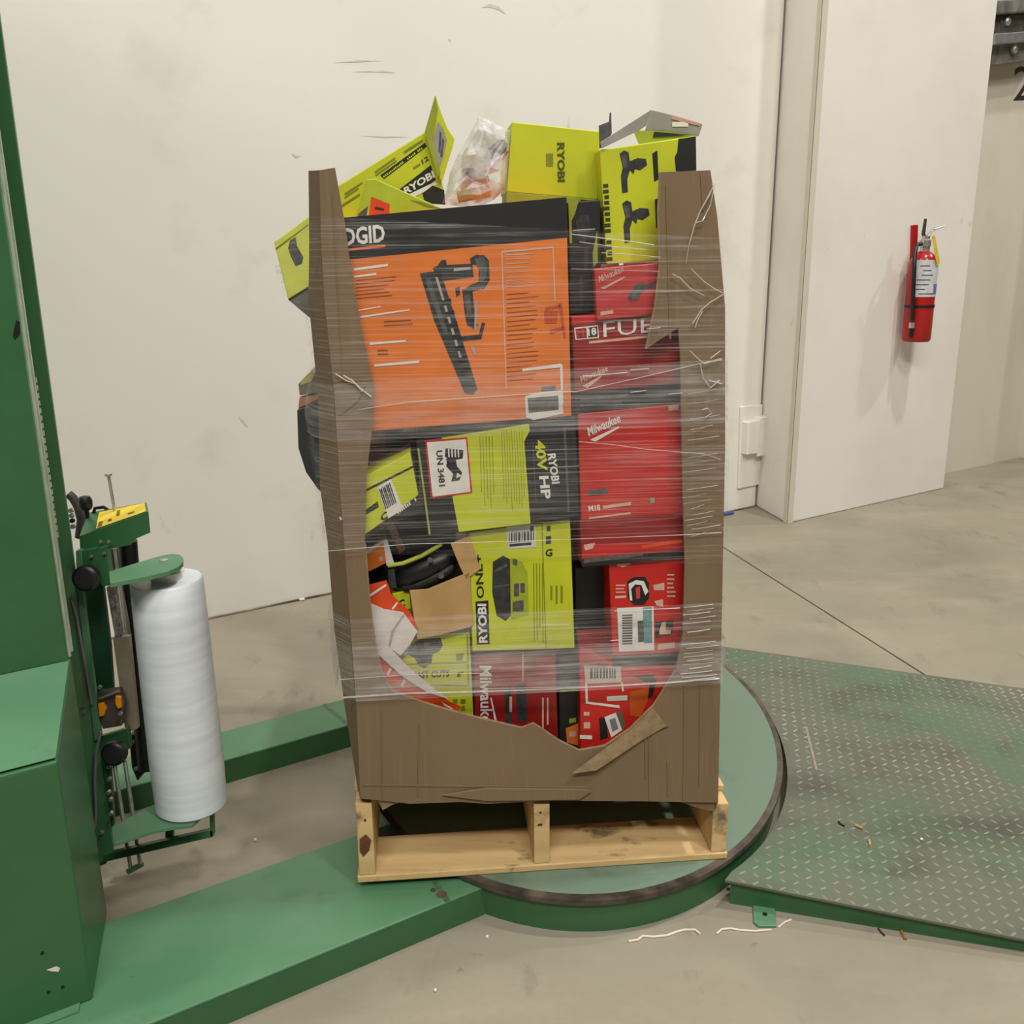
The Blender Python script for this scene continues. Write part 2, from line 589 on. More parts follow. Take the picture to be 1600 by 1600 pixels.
for q in [(66, 1489), (98, 1542), (76, 1550), (125, 1580)]:
    MB().lathe(CF.at(*q), [(.003, -.002), (.003, .001)], 8, NU).build('screw_hole', BLACK, mach)
ink('paint_chip', CF, [[(72, 1515), (88, 1509), (94, 1512), (91, 1518), (80, 1517)]], WHITE, mach, .001)
# mast: C channel, opening to the turntable
HM = 2.6
mu = -.004
md = .21
ms = MB()
ms.box(uw(mu - .5, w_m, zm - .001), U * .5, W * .014, (0, 0, HM))          # front plate
ms.box(uw(mu - .5, w_m + md - .012, ZB), U * .5, W * .012, (0, 0, HM))  # rear plate
ms.box(uw(mu - .5, w_m + .014, ZB), U * .02, W * (md - .014), (0, 0, HM))
ms.build('mast', GREEN, mach, bevel=.002)
lipm = M('pale_green_edge', (172, 188, 160), .4, 0, .1, 30)
for w, dw in ((.016, .007), (.040, .008)):
    MB().box(uw(mu - .004, w_m + w, zm), U * .007, W * dw, (0, 0, HM - .05)).build('mast_slot_edge', lipm, mach)
MB().box(uw(mu - .06, w_m + .014, ZB), U * .04, W * .07, (0, 0, HM - .05)).build('mast_inner_panel', GREEN, mach)
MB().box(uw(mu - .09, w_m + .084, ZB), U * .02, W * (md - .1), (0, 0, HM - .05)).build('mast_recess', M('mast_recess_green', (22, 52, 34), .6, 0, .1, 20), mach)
# lift chain in the recess



chain_root = MB().box(uw(mu - .02, w_m + .118, zm), U * .004, W * .006, (0, 0, HM - .05)).build('lift_chain', BLACK, mach)
link_me = None
for k in range(22):
    z = .80 + k * .0135
    if link_me is None:
        lo_k = MB().box(uw(mu - .014, w_m + .119, z), U * .006, W * .007, (0, 0, .009)).build('chain_link', SILVER, chain_root)
        link_me = lo_k
        z_first = z
    else:
        c = link_me.copy()
        col.objects.link(c)
        c.parent = chain_root
        c.location = (0, 0, z - z_first)
hp = Plane(uw(mu, w_m), NU)
ink('mast_slot', hp, [[(25, 500), (31, 503), (31, 522), (23, 531), (20, 525)]], BLACK, mach, .001)

# --- film carriage
KY = 1.75
KP = Plane((0, KY, 0), (0, -1, 0))
car = MB()
# main back plate of the carriage, slim C frame
def kslab(name, pts, dy, thick, mat, parent, bevel=0.0):
    return slab(name, KP.back(dy), pts, thick, mat, parent, bevel)

carriage = kslab('film_carriage', [(108, 896), (128, 893), (133, 990), (152, 1185), (168, 1290), (166, 1350), (152, 1356), (146, 1300), (134, 1180), (118, 1010)], .02, .02, GREEN, mach, .002)
kslab('carriage_side_plate', [(128, 896), (158, 892), (172, 1010), (178, 1095), (150, 1100), (140, 1000)], .06, .01, M('carriage_dark_green', (24, 66, 40), .45, 0, .1, 20), carriage)
kslab('carriage_lower_plate', [(140, 1156), (200, 1138), (205, 1168), (172, 1195), (178, 1290), (160, 1330), (150, 1290)], .03, .012, GREEN, carriage, .002)
kslab('added_pale_carriage_strip', [(118, 900), (126, 898), (158, 1150), (148, 1158)], .012, .008, GREEN_TOP, carriage)  # pale strip added to brighten the dark carriage by its colour
# head housing with yellow label on its sloped top
hd = [(124, 838), (232, 799), (235, 832), (212, 842), (205, 851), (172, 858), (126, 868)]
front = KP.back(.01)
head = MB()
hw = [front.at(*q) for q in hd]
bk0, bk1 = KP.back(.13).at(138, 801), KP.back(.09).at(229, 785)
head.add(hw + [bk0, bk1], [(0, 1, 2, 3, 4, 5, 6), (0, 7, 8, 1), (1, 8, 2), (0, 6, 7)])
head.build('head_housing', GREEN, carriage)
a0, a1, a2, a3 = hw[0], hw[1], bk1, bk0
def hq(s, t):
    return (a0 * (1 - s) + a1 * s) * (1 - t) + (a3 * (1 - s) + a2 * s) * t
nn = np.cross(a1 - a0, a3 - a0); nn /= np.linalg.norm(nn)
nn = nn if nn[2] > 0 else -nn
MB().poly([hq(.24, .06) + nn * .001, hq(.97, .05) + nn * .001, hq(.97, .93) + nn * .001, hq(.20, .9) + nn * .001]).build('warning_label', YELLOW, carriage)
mk = MB()
for s, t, ds, dt in ((.26, .1, .06, .25), (.52, .45, .05, .3), (.7, .3, .1, .08), (.4, .25, .06, .1)):
    mk.poly([hq(s, t) + nn * .0016, hq(s + ds, t) + nn * .0016, hq(s + ds, t + dt) + nn * .0016, hq(s, t + dt) + nn * .0016])
tag(mk.build('label_print', M('label_brown', (112, 92, 30), .6, 0, .1, 40), carriage), kind='stuff')
MB().tube([hq(.47, .8), hq(.44, .8) + Z * .075], .0032, 8).build('guide_pin', SILVER, carriage, True)
MB().lathe(hq(.44, .8) + Z * .073, [(.007, 0), (.007, .004)], 12).build('pin_head', SILVER, carriage)
c = KP.back(.10).at(133, 783)
MB().lathe(c - Z * .016, [(.004, -.022), (.005, -.004), (.011, 0), (.0135, .008), (.0135, .018), (.010, .025), (.003, .027)], 18).build('lever_knob', BLACK, carriage, True)
MB().tube([c - Z * .07, c - Z * .014], .004, 8).build('lever_rod', SILVER, carriage, True)
c = KP.back(.12).at(155, 797)
MB().tube([c + V3(-.014, 0, -.01), c + V3(-.008, 0, .004), c + V3(.01, 0, .006), c + V3(.018, 0, 0)], .0035, 8).build('toggle_handle', BLACK, carriage, True)
# hose and bolts at the mast
pts = [KP.back(.16).at(*q) for q in [(107, 772), (114, 778), (122, 792), (127, 812), (124, 840)]]
MB().tube(pts, .009, 10).build('grey_hose', M('dark_hose', (74, 72, 74), .5, 0, .2, 30), carriage, True)
for q in [(112, 797), (113, 805), (114, 813), (115, 822)]:
    MB().lathe(KP.back(.14).at(*q), [(.005, 0), (.005, .006)], 8, (0, -1, 0)).build('bolt', SILVER if q[1] != 813 else BLACK, carriage)
# top bracket and knob
kslab('arm_bracket', [(127, 860), (168, 853), (173, 905), (176, 914), (160, 917), (128, 880)], .002, .014, GREEN, carriage, .002)
kslab('bracket_edge', [(118, 861), (127, 859), (129, 884), (119, 888)], .0, .014, GREEN_TOP, carriage, .001)
def knob(px, py, r, dy):
    c = KP.back(dy).at(px, py)
    prof = [(r * .5, 0), (r * .55, .012), (r, .014), (r * 1.04, .02), (r, .03), (r * .8, .034)]
    k = MB().lathe(c, prof, 26, (0.0, -1, .12)).build('clamp_knob', BLACK, carriage, True)
    MB().lathe(c + V3(0, -.034, .004), [(r * .78, 0), (r * .7, -.003)], 22, (0, -1, .12)).build('knob_cap', BLK_P, k)
    return k
knob(143, 899, .0245, .0)
knob(186, 1170, .0245, .02)
for q in [(143, 869), (163, 864), (170, 846), (157, 846)]:
    MB().lathe(KP.back(-.001).at(*q), [(.0032, 0), (.0032, .003)], 8, (0, -1, 0)).build('screw', SILVER, carriage)
# rollers and bars behind the bracket
def vcyl(name, p, q, r, dy, mat):
    a, b = KP.back(dy).at(*p), KP.back(dy).at(*q)
    return MB().tube([a, b], r, 18).build(name, mat, carriage, True)
vcyl('pre_stretch_roller', (199, 845), (229, 1200), .019, .10, BLACK)
vcyl('steel_roller', (177, 856), (196, 1000), .008, .07, SILVER)
vcyl('steel_roller', (186, 915), (200, 992), .007, .075, GALV)
kslab('guide_bar', [(176, 996), (202, 994), (216, 1138), (196, 1146)], .05, .012, BEIGE, carriage, .001)
kslab('guide_bar', [(166, 918), (178, 916), (190, 994), (180, 997)], .05, .012, M('speckled_bar', (140, 134, 122), .6, 0, .3, 120), carriage)
kslab('roller_block', [(200, 1150), (236, 1140), (240, 1190), (214, 1222), (205, 1200)], .09, .03, BLACK, carriage, .004)
for q in [(219, 1188), (213, 1200), (209, 1158)]:
    MB().lathe(KP.back(.088).at(*q), [(.004, 0), (.004, .004)], 8, (0, -1, 0)).build('bolt', SILVER, carriage)
# latch block with amber stops
lb = kslab('latch_block', [(153, 1083), (186, 1078), (193, 1100), (190, 1135), (160, 1140), (154, 1120)], .015, .02, M('latch_grey', (92, 84, 74), .5, .2, .15, 30), carriage, .003)
kslab('amber_stop', [(153, 1100), (161, 1099), (165, 1109), (162, 1119), (155, 1120)], .008, .008, AMBER, lb, .001)
kslab('amber_stop', [(180, 1087), (188, 1090), (189, 1106), (184, 1108), (180, 1100)], .008, .008, AMBER, lb, .001)
MB().tube([KP.back(.006).at(155, 1092), KP.back(.006).at(186, 1080)], .0022, 8).build('latch_wire', SILVER, lb, True)
for q in [(157, 1073), (131, 1111), (189, 1114)]:
    MB().lathe(KP.back(.006).at(*q), [(.004, 0), (.004, .005)], 8, (0, -1, 0)).build('bolt', SILVER, lb)
# two chrome rods with foot tie
for p, q in (((179, 1196), (204, 1356)), ((195, 1190), (219, 1350))):
    a, b = KP.back(-.002).at(*p), KP.back(-.002).at(*q)
    MB().tube([a, b], .0042, 10).build('guide_rod', SILVER, carriage, True)
a, b = KP.back(-.002).at(200, 1362), KP.back(-.002).at(222, 1350)
MB().tube([a, b], .0062, 8).build('rod_tie', GREEN_TOP, carriage, True)
for q in [(172, 1196), (172, 1215), (171, 1236), (174, 1247), (175, 1269), (160, 1299)]:
    MB().lathe(KP.back(.008).at(*q), [(.004, 0), (.004, .008)], 8, (0, -1, 0)).build('bolt', SILVER, carriage)
# lower tray, stay frame
zt1 = .205
tray = [onz(*q, zt1) for q in [(174, 1292), (178, 1318), (238, 1298), (268, 1292), (300, 1288), (318, 1272), (290, 1255), (250, 1252), (225, 1265)]]
MB().prism(tray, (0, 0, -.008)).build('roll_tray', GREEN_TOP, carriage, bevel=.001)
kslab('tray_stay', [(160, 1336), (332, 1297), (333, 1308), (160, 1348)], -.02, .012, GREEN, carriage, .001)
kslab('tray_stay', [(327, 1262), (333, 1262), (334, 1306), (328, 1308)], -.02, .012, GREEN, carriage, .001)
kslab('tray_stay', [(258, 1292), (270, 1290), (270, 1312), (258, 1315)], .0, .012, GREEN, carriage, .001)
# arm over the roll
zA = KP.at(262, 904)[2] + .04
arm = [(170, 893), (230, 874), (252, 868), (268, 865), (280, 866), (286, 871), (286, 878), (279, 885), (264, 892), (236, 899), (172, 911)]
MB().prism([onz(*q, zA) for q in arm], (0, 0, -.009)).build('roll_arm', GREEN_TOP, carriage, bevel=.001)
c = onz(256, 876, zA)
MB().lathe(c, [(.008, 0), (.008, .002), (.003, .003)], 14).build('arm_pin', SILVER, carriage)
# cables
pts = [KP.back(.0).at(*q) for q in [(158, 1143), (150, 1175), (148, 1220), (150, 1270), (146, 1310), (138, 1330)]]
MB().tube(pts, .0028, 8).build('cable', CABLE, carriage, True)
pts = [KP.back(.02).at(*q) for q in [(150, 1128), (132, 1130), (120, 1142), (122, 1156), (136, 1157), (144, 1148)]]
MB().tube(pts, .0018, 8).build('cable', CABLE, carriage, True)
pts = [KP.back(.005).at(*q) for q in [(112, 938), (120, 965), (128, 1010), (137, 1060), (143, 1100)]]
MB().tube(pts, .0025, 8).build('cable', CABLE, carriage, True)

# film roll (stands on the tray)
ra, rb = KP.at(264, 904), KP.at(297, 1264)
rc = V3((ra[0] + rb[0]) / 2, KY, zt1)
rh = ra[2] - zt1
ROLL_M = M('clear_film_roll', (228, 231, 234), .3, 0, .12, 5, rgb2=(212, 219, 222), stretch=(1, 1, 14))
fr_ = thing('film_roll', rc, 'white roll of clear stretch film standing in the green carriage', 'film roll')
MB().lathe(rc, [(.066, .001), (.0705, .006), (.072, .1), (.0705, .25), (.069, .4), (.0675, rh - .006), (.064, rh), (.03, rh - .001)], 48).build('film', ROLL_M, fr_, True)
MB().lathe(rc + V3(0, 0, rh), [(.029, -.002), (.029, .014)], 28).build('cardboard_core', WHITE, fr_, True)
MB().lathe(rc + V3(0, 0, rh + .012), [(.034, 0), (.034, .004), (.030, .006), (.030, .009)], 28).build('core_plug', WHITE, fr_, True)

# ------------------------------------------------------------------ diamond-plate ramp
rl, rr = onz(1133, 1410), onz(1600, 1486)
rd = (rr - rl) / np.linalg.norm(rr - rl)
rq = V3(.235, .972, 0)
rq /= np.linalg.norm(rq)
RO = rl + V3(-.006, -.012, 0)


def rz(p):
    return .062 - .0484 * np.dot(np.array(p) - RO, rd)


def ramp_top(p):
    return V3(p[0], p[1], rz(p))


wid = 1.2
poly = []
for k in range(31):
    th = math.radians(-61 + 108 * k / 30)
    poly.append(V3(CX + (EA + .012) * math.cos(th), CY + (EB + .012) * math.sin(th), 0))
far_r = poly[-1] + rd * .95 + rq * 0
poly = [RO] + poly[1:-1] + [RO + rq * wid - rd * .12, RO + rq * wid + rd * 1.22, RO + rd * 1.22]
ramp = thing('loading_ramp', (RO[0], RO[1], 0), 'worn green diamond-plate loading ramp against the turntable', 'ramp')
MB().prism([ramp_top(p) for p in poly], (0, 0, -.005)).build('tread_plate', GREEN_RAMP, ramp)
for off in (.012, wid - .02):
    a, b = RO + rq * off + rd * .012, RO + rq * off + rd * 1.2
    mb = MB().prism([a, b, V3(b[0], b[1], rz(b) - .005), V3(a[0], a[1], rz(a) - .005)], rq * .006)
    mb.build('ramp_side', GREEN, ramp)
tabp = [onz(*q) for q in [(1176, 1412), (1210, 1416), (1213, 1450), (1185, 1450), (1177, 1443)]]
tb = MB().prism(tabp, (0, 0, .005)).build('anchor_tab', GREEN_TOP, ramp, bevel=.001)
MB().lathe(onz(1195, 1432) + V3(0, 0, .005), [(.005, 0), (.005, .001)], 12).build('anchor_hole', BLACK, tb)
MB().lathe(Plane(RO + rq * .012, -np.cross(rd, Z) * -1).at(1138, 1389), [(.004, 0), (.004, .001)], 10, -rq).build('bolt_hole', BLACK, ramp)


def inside(p, pg):
    c = False
    j = len(pg) - 1
    for i in range(len(pg)):
        if (pg[i][1] > p[1]) != (pg[j][1] > p[1]) and p[0] < (pg[j][0] - pg[i][0]) * (p[1] - pg[i][1]) / (pg[j][1] - pg[i][1]) + pg[i][0]:
            c = not c
        j = i
    return c


def lug_mesh(ang):
    ca, sa = math.cos(ang), math.sin(ang)
    l, w, hh = .0105, .0026, .0022
    vs_, pts = [], [(-l, 0, 0), (-l * .4, -w, 0), (l * .4, -w, 0), (l, 0, 0), (l * .4, w, 0), (-l * .4, w, 0), (-l * .45, 0, hh), (l * .45, 0, hh)]
    for x, y, z in pts:
        vs_.append((x * ca - y * sa, x * sa + y * ca, z))
    f = [(0, 1, 6), (1, 2, 7, 6), (2, 3, 7), (3, 4, 7), (4, 5, 6, 7), (5, 0, 6)]
    return vs_, f


rang = math.atan2(rd[1], rd[0])
lm = [lug_mesh(rang + math.radians(45)), lug_mesh(rang - math.radians(45))]
lug_me = []
for v_, f_ in lm:
    me = bpy.data.meshes.new('tread_lug')
    me.from_pydata(v_, [], f_)
    me.materials.append(LUG)
    lug_me.append(me)
spots = []
sp = .0265
for i in range(-12, 46):
    for j in range(0, 46):
        p = RO + rd * (i * sp + .008) + rq * (j * sp + .010)
        if inside(p, poly) and inside(p + rd * .012, poly) and inside(p - rd * .012, poly):
            cam_d = np.linalg.norm(p - V3(0, 0, CAM_H))
            inview = 800 + CAM_F * np.dot(p - _C, _R) / np.dot(p - _C, _F) < 1610
            spots.append((cam_d + (0 if inview else 50), (i + j) % 2, p))
spots.sort(key=lambda s: s[0])
rest = MB()
for k, (cd_, w_, p) in enumerate(spots):
    t = ramp_top(p)
    if k < 300:
        o = bpy.data.objects.new('tread_lug', lug_me[w_])
        col.objects.link(o)
        o.parent = ramp
        o.location = t - np.array(ramp.location)
    else:
        rest.add([np.array(x) + t for x in lm[w_][0]], lm[w_][1])
tag(rest.build('tread_lugs', LUG, ramp), kind='stuff')
# scrape mark
a, b = onz(1258, 1136, .055), onz(1274, 1203, .053)
MB().prism([ramp_top(a), ramp_top(a + V3(.006, 0, 0)), ramp_top(b + V3(.006, 0, 0)), ramp_top(b)], (0, 0, .0008)).build('scrape_mark', M('bare_scratch', (164, 156, 140), .4, .3, .1, 40), ramp)

# ------------------------------------------------------------------ fire extinguisher
EP = PIL.back(-.085)
eb = EP.at(1431, 533)
etop = EP.at(1449, 392)[2]
eh = etop - eb[2]
er = .068
ext = thing('fire_extinguisher', eb, 'red fire extinguisher hanging on the white pilaster', 'fire extinguisher')
MB().lathe(eb, [(.02, .004), (er * .9, 0), (er, .012), (er, eh - .075), (er * .93, eh - .045), (er * .7, eh - .018), (er * .4, eh - .004), (.02, eh)], 32).build('cylinder', EXT, ext, True)
lab = MB()
ns = 16
zl0, zl1 = EP.at(1440, 463)[2] - eb[2], EP.at(1440, 406)[2] - eb[2]


def arcpatch(mb, a0, a1, z0, z1, r, n=10):
    v, f = [], []
    for k in range(n + 1):
        a = math.radians(a0 + (a1 - a0) * k / n)
        d = V3(math.sin(a), -math.cos(a), 0) * r
        v += [eb + d + V3(0, 0, z0), eb + d + V3(0, 0, z1)]
    f = [(2 * k, 2 * k + 2, 2 * k + 3, 2 * k + 1) for k in range(n)]
    mb.add(v, f)


arcpatch(lab, -60, 85, zl0, zl1, er + .0008, 14)
lb_ = lab.build('instruction_label', M('label_grey_white', (206, 204, 206), .5, 0, .08, 40), ext)
pr = MB()
for k in range(7):
    a0 = random.uniform(-45, -10)
    arcpatch(pr, a0, a0 + random.uniform(30, 75), zl1 - .03 - k * .022, zl1 - .025 - k * .022, er + .0014, 6)
tag(pr.build('label_print', INK_G, lb_), kind='stuff')
pb = MB()
arcpatch(pb, 30, 65, zl0 + .012, zl0 + .06, er + .0016, 6)
pb.build('label_blue_panel', M('label_blue', (96, 116, 190), .5, 0, .1, 40), lb_)
bd = MB()
arcpatch(bd, -100, 100, zl0 - .052, zl0 - .04, er + .003, 20)
bd.build('strap_band', BLACK, ext)
nk = eb + V3(0, 0, eh)
MB().lathe(nk, [(.022, -.004), (.022, .02), (.026, .02), (.026, .05), (.018, .055), (.018, .07)], 18).build('valve', SILVER, ext, True)
MB().tube([nk + V3(0, 0, .05), nk + V3(-.015, 0, .08), nk + V3(-.012, 0, .15)], [.010, .011, .008], 10, flat=.8).build('lever', INK_DG, ext, True)
MB().tube([nk + V3(0, 0, .06), nk + V3(.03, 0, .10), nk + V3(.08, 0, .115)], [.010, .010, .007], 10, flat=.7).build('carry_handle', SILVER, ext, True)
MB().tube([nk + V3(-.01, 0, .035), nk + V3(-.05, -.02, .03), nk + V3(-.07, -.055, -.01), nk + V3(-.066, -.06, -.1), nk + V3(-.06, -.062, -.24), nk + V3(-.055, -.066, -.33)], .0105, 10).build('hose', BLACK, ext, True)
MB().tube([nk + V3(-.055, -.066, -.35), nk + V3(-.055, -.068, -.41)], [.013, .009], 12).build('nozzle', BLACK, ext, True)
MB().lathe(nk + V3(-.055, -.066, -.353), [(.014, -.01), (.014, .016)], 12).build('hose_ferrule', SILVER, ext, True)
br = Plane(PIL.o, PIL.n)
slab('wall_bracket', PIL.back(-.012), [(1426, 352), (1435, 351), (1434, 376), (1432, 470), (1423, 470)], .012, EXT, ext, .002)
slab('inspection_tag', EP.back(-.075), [(1456, 369), (1461, 368), (1469, 412), (1464, 415)], .001, YELLOW, ext)

# ------------------------------------------------------------------ pallet
po = onz(562, 1380, ZT)
pe = onz(1135, 1342, ZT)
PL = np.linalg.norm(pe - po)
D = (pe - po) / PL
NF = np.cross(D, Z)                 # front normal, towards the viewer
E_ = -NF                            # into the load
FR = Plane(po, NF)
PD = .92                            # pallet depth


def fp(s, e, z):
    return po * V3(1, 1, 0) + D * s + E_ * e + V3(0, 0, z)


def zs(s):
    return .257 - .050 * s / PL


pal = thing('pallet', fp(PL / 2, PD / 2, ZT), 'light wooden pallet under the cardboard bin on the turntable', 'pallet')
for s0 in (0.0, .352, PL - .032):
    w = .032
    mb = MB()
    pts = [fp(s0, .004, .095), fp(s0 + w, .004, .095), fp(s0 + w, .004, zs(s0 + w)), fp(s0, .004, zs(s0))]
    mb.prism(pts, E_ * (PD - .008))
    so = mb.build('stringer', WOOD, pal, bevel=.002)
ink('knot', FR.back(.004), [[(562, 1310), (572, 1303), (580, 1312), (577, 1328), (568, 1338), (562, 1330)]], WOOD_D, pal, .0015)
ink('nail', FR.back(.004), [[(569, 1279), (572, 1279), (572, 1283), (569, 1283)], [(843, 1268), (846, 1267), (846, 1270), (843, 1271)], [(840, 1287), (847, 1286), (847, 1289), (840, 1290)]], INK_DG, pal, .0015)
for e0, wd in ((0, .135), (.28, .09), (.55, .09), (PD - .11, .11)):
    MB().box(fp(-.004, e0, ZT + .0005), D * (PL + .006), E_ * wd, (0, 0, .014)).build('bottom_board', WOOD, pal, bevel=.002)
for k in range(7):
    e0 = .05 + k * (PD - .14) / 6
    mb = MB().prism([fp(-.004, e0, zs(0)), fp(PL + .004, e0, zs(PL)), fp(PL + .004, e0, zs(PL) + .014), fp(-.004, e0, zs(0) + .014)], E_ * .09)
    mb.build('deck_board', WOOD, pal, bevel=.002)

# ------------------------------------------------------------------ cardboard bin with the torn front
CD_ = .86
binr = thing('cardboard_bin', fp(PL / 2, CD_ / 2, .26), 'tall brown cardboard bin with its front torn open', 'cardboard bin')
CF_ = FR.back(-.004)
left_fold = [(499, 266), (502, 380), (507, 470), (523, 620), (531, 760), (538, 850), (548, 980), (557, 1100), (563, 1248)]
bottom = [(600, 1251), (640, 1256), (720, 1253), (760, 1256), (860, 1251), (1000, 1252), (1122, 1254)]
right_out = [(1124, 1150), (1127, 1000), (1130, 860), (1133, 700), (1133, 480), (1121, 340), (1110, 266)]
inner = [(1032, 269), (1029, 330), (1031, 420), (1024, 478), (1010, 545), (1032, 530), (1060, 512), (1063, 560), (1066, 740), (1070, 880), (1067, 990), (1056, 1048),
         (1022, 1102), (985, 1139), (945, 1166), (905, 1173), (872, 1157), (846, 1139), (833, 1131), (815, 1138), (742, 1121), (690, 1107), (652, 1095), (612, 1080),
         (594, 1046), (586, 1005), (577, 940), (570, 850), (573, 740), (583, 655), (585, 606), (577, 572), (562, 500), (549, 425), (538, 345), (523, 262)]
outline = left_fold + bottom + right_out + inner
slab('front_panel', CF_, outline, .006, CARD, binr)
# torn pale rim of the tear
rimpts = [CF_.at(*p) + NF * .0004 for p in inner[11:28]]
MB().tube([p - NF * .003 for p in rimpts], .0024, 6).build('torn_edge', CARD_L, binr)
MB().tube([CF_.at(*p) - NF * .002 for p in inner[:5]], .0026, 6).build('torn_edge', CARD_L, binr)
# left corner strip bent back
lout = [(482, 267), (483, 380), (482, 470), (497, 620), (500, 760), (512, 850), (522, 980), (538, 1100), (561, 1246)]
mb = MB()
pf_, pb_ = CF_, FR.back(.05)
v = []
for a, b in zip(left_fold, lout):
    A_, B_ = pf_.at(*a), pb_.at(*b)
    v += [A_, B_, A_ + E_ * .006 + D * .003, B_ + D * .008 + E_ * .002]
f = []
for k in range(len(lout) - 1):
    i, j = 4 * k, 4 * k + 4
    f += [(i, i + 1, j + 1, j), (i + 2, j + 2, j + 3, i + 3), (i, j, j + 2, i + 2), (i + 1, i + 3, j + 3, j + 1)]
f += [(0, 2, 3, 1), (len(v) - 4, len(v) - 3, len(v) - 1, len(v) - 2)]
mb.add(v, f).build('corner_panel', CARD, binr)
# side walls and back
lz = .27
LW = pb_.at(500, 760)
sL = np.dot(LW - po, D)
pts = [fp(.016, .055, lz), fp(.012, CD_, lz), fp(-.0, CD_, .75), fp(sL + .05, .4, .72), fp(sL + .03, .14, .7), fp(sL + .016, .055, 1.38)]
MB().prism(pts, D * .006).build('side_panel', CARD, binr)
sR = np.dot(CF_.at(1127, 1000) - po, D)
pts = [fp(sR - .008, .004, .235), fp(sR, CD_, .235), fp(sR - .04, CD_, 1.36), fp(sR - .068, .004, 1.41)]
pts = [fp(sR - .010, .004, .235), fp(sR - .01, CD_, .235), fp(sR - .03, CD_, 1.36), fp(sR - .072, .004, 1.40)]
MB().prism(pts, D * .006).build('side_panel', CARD, binr)
MB().prism([fp(0, CD_, .26), fp(sR - .02, CD_, .24), fp(sR - .04, CD_, 1.3), fp(.02, CD_, 1.3)], E_ * .006).build('rear_panel', CARD, binr)
MB().prism([fp(.01, .01, zs(0) + .0155), fp(sR - .012, .01, zs(PL) + .0155), fp(sR - .012, CD_, zs(PL) + .0155), fp(.01, CD_, zs(0) + .0155)], Z * .005).build('bottom_panel', CARD, binr)
# creases, score lines, torn flap pieces
CR = FR.back(-.0045)
for a, b, wd in (((1007, 1142), (1008, 1216), 2.5), ((1013, 1140), (1014, 1250), 2), ((1042, 1190), (1043, 1245), 2), ((1069, 1050), (1067, 1250), 3), ((654, 1130), (652, 1246), 2), ((595, 1110), (596, 1248), 1.6), 
                 ((1046, 540), (1072, 1060), 1.5), ((1040, 290), (1046, 530), 3), ((1094, 270), (1098, 330), 2), ((518, 300), (536, 620), 1.6), ((1093, 1060), (1092, 1230), 1.5)):
    if a[0] == 1046:
        continue
    slab('crease', CR.back(-.0012), [(a[0], a[1]), (a[0] + wd, a[1]), (b[0] + wd, b[1]), (b[0], b[1])], .002, CARD, binr, .0004)
slab('score_line', CR.back(-.001), [(566, 1225), (920, 1230), (920, 1233), (566, 1228)], .002, CARD, binr, .0004)
slab('bottom_flap', CR.back(-.006), [(690, 1243), (760, 1232), (920, 1234), (925, 1237), (905, 1250), (760, 1252)], .004, CARD, binr, .001)
# folded triangular flap
fa, fb, fc, fd = CR.at(893, 1203), CR.at(930, 1197), CR.at(1042, 1133), CR.at(1003, 1139)
fe = CR.at(948, 1168)
MB().prism([fa + NF * .014, fb + NF * .016, CR.at(1000, 1155) + NF * .007, fc + NF * .002, CR.at(1020, 1106) + NF * .001, CR.at(986, 1139) + NF * .002, CR.at(947, 1166) + NF * .007], E_ * .003).build('torn_flap', CARD_L, binr)  # paler card puts the light from above into the flap's colour
slab('tear_slit', CR.back(-.0006), [(1005, 1152), (1018, 1144), (1045, 1136), (1020, 1147)], .001, INK_DG, binr)
# small droops of board below the front edge
slab('bottom_flap', FR.back(.004), [(590, 1250), (630, 1252), (612, 1258), (598, 1266)], .004, CARD_L, binr)
slab('bottom_flap', FR.back(.004), [(1060, 1252), (1122, 1253), (1116, 1268), (1090, 1262)], .004, CARD, binr)
# crumple at the left post
cr = [pf_.at(*q) + NF * l for q, l in [((520, 585), .001), ((548, 590), .004), ((572, 600), .003), ((560, 625), .004), ((530, 650), .001)]]
MB().prism(cr, E_ * .006).build('crumpled_fold', CARD, binr)

# ------------------------------------------------------------------ boxed goods in the bin
GRP = 'boxed goods heaped in the cardboard bin'


def goods(name, label, quad, d, depth, mat, cat='box', plane=None, group=GRP, bevel=.0018):
    pl = (plane or FR).back(d)
    w = [pl.at(*p) for p in quad]
    c = np.mean(w, axis=0) - pl.n * depth / 2
    c[2] = min(x[2] for x in w)
    root = thing(name, c, label, cat, group)
    MB().prism(w, -pl.n * depth).build('carton', mat, root, bevel=bevel)
    return root, pl


def quadmix(q, s, t):
    """point in a px quad TL,TR,BR,BL"""
    a = np.array(q[0]) * (1 - s) + np.array(q[1]) * s
    b = np.array(q[3]) * (1 - s) + np.array(q[2]) * s
    return tuple(a * (1 - t) + b * t)


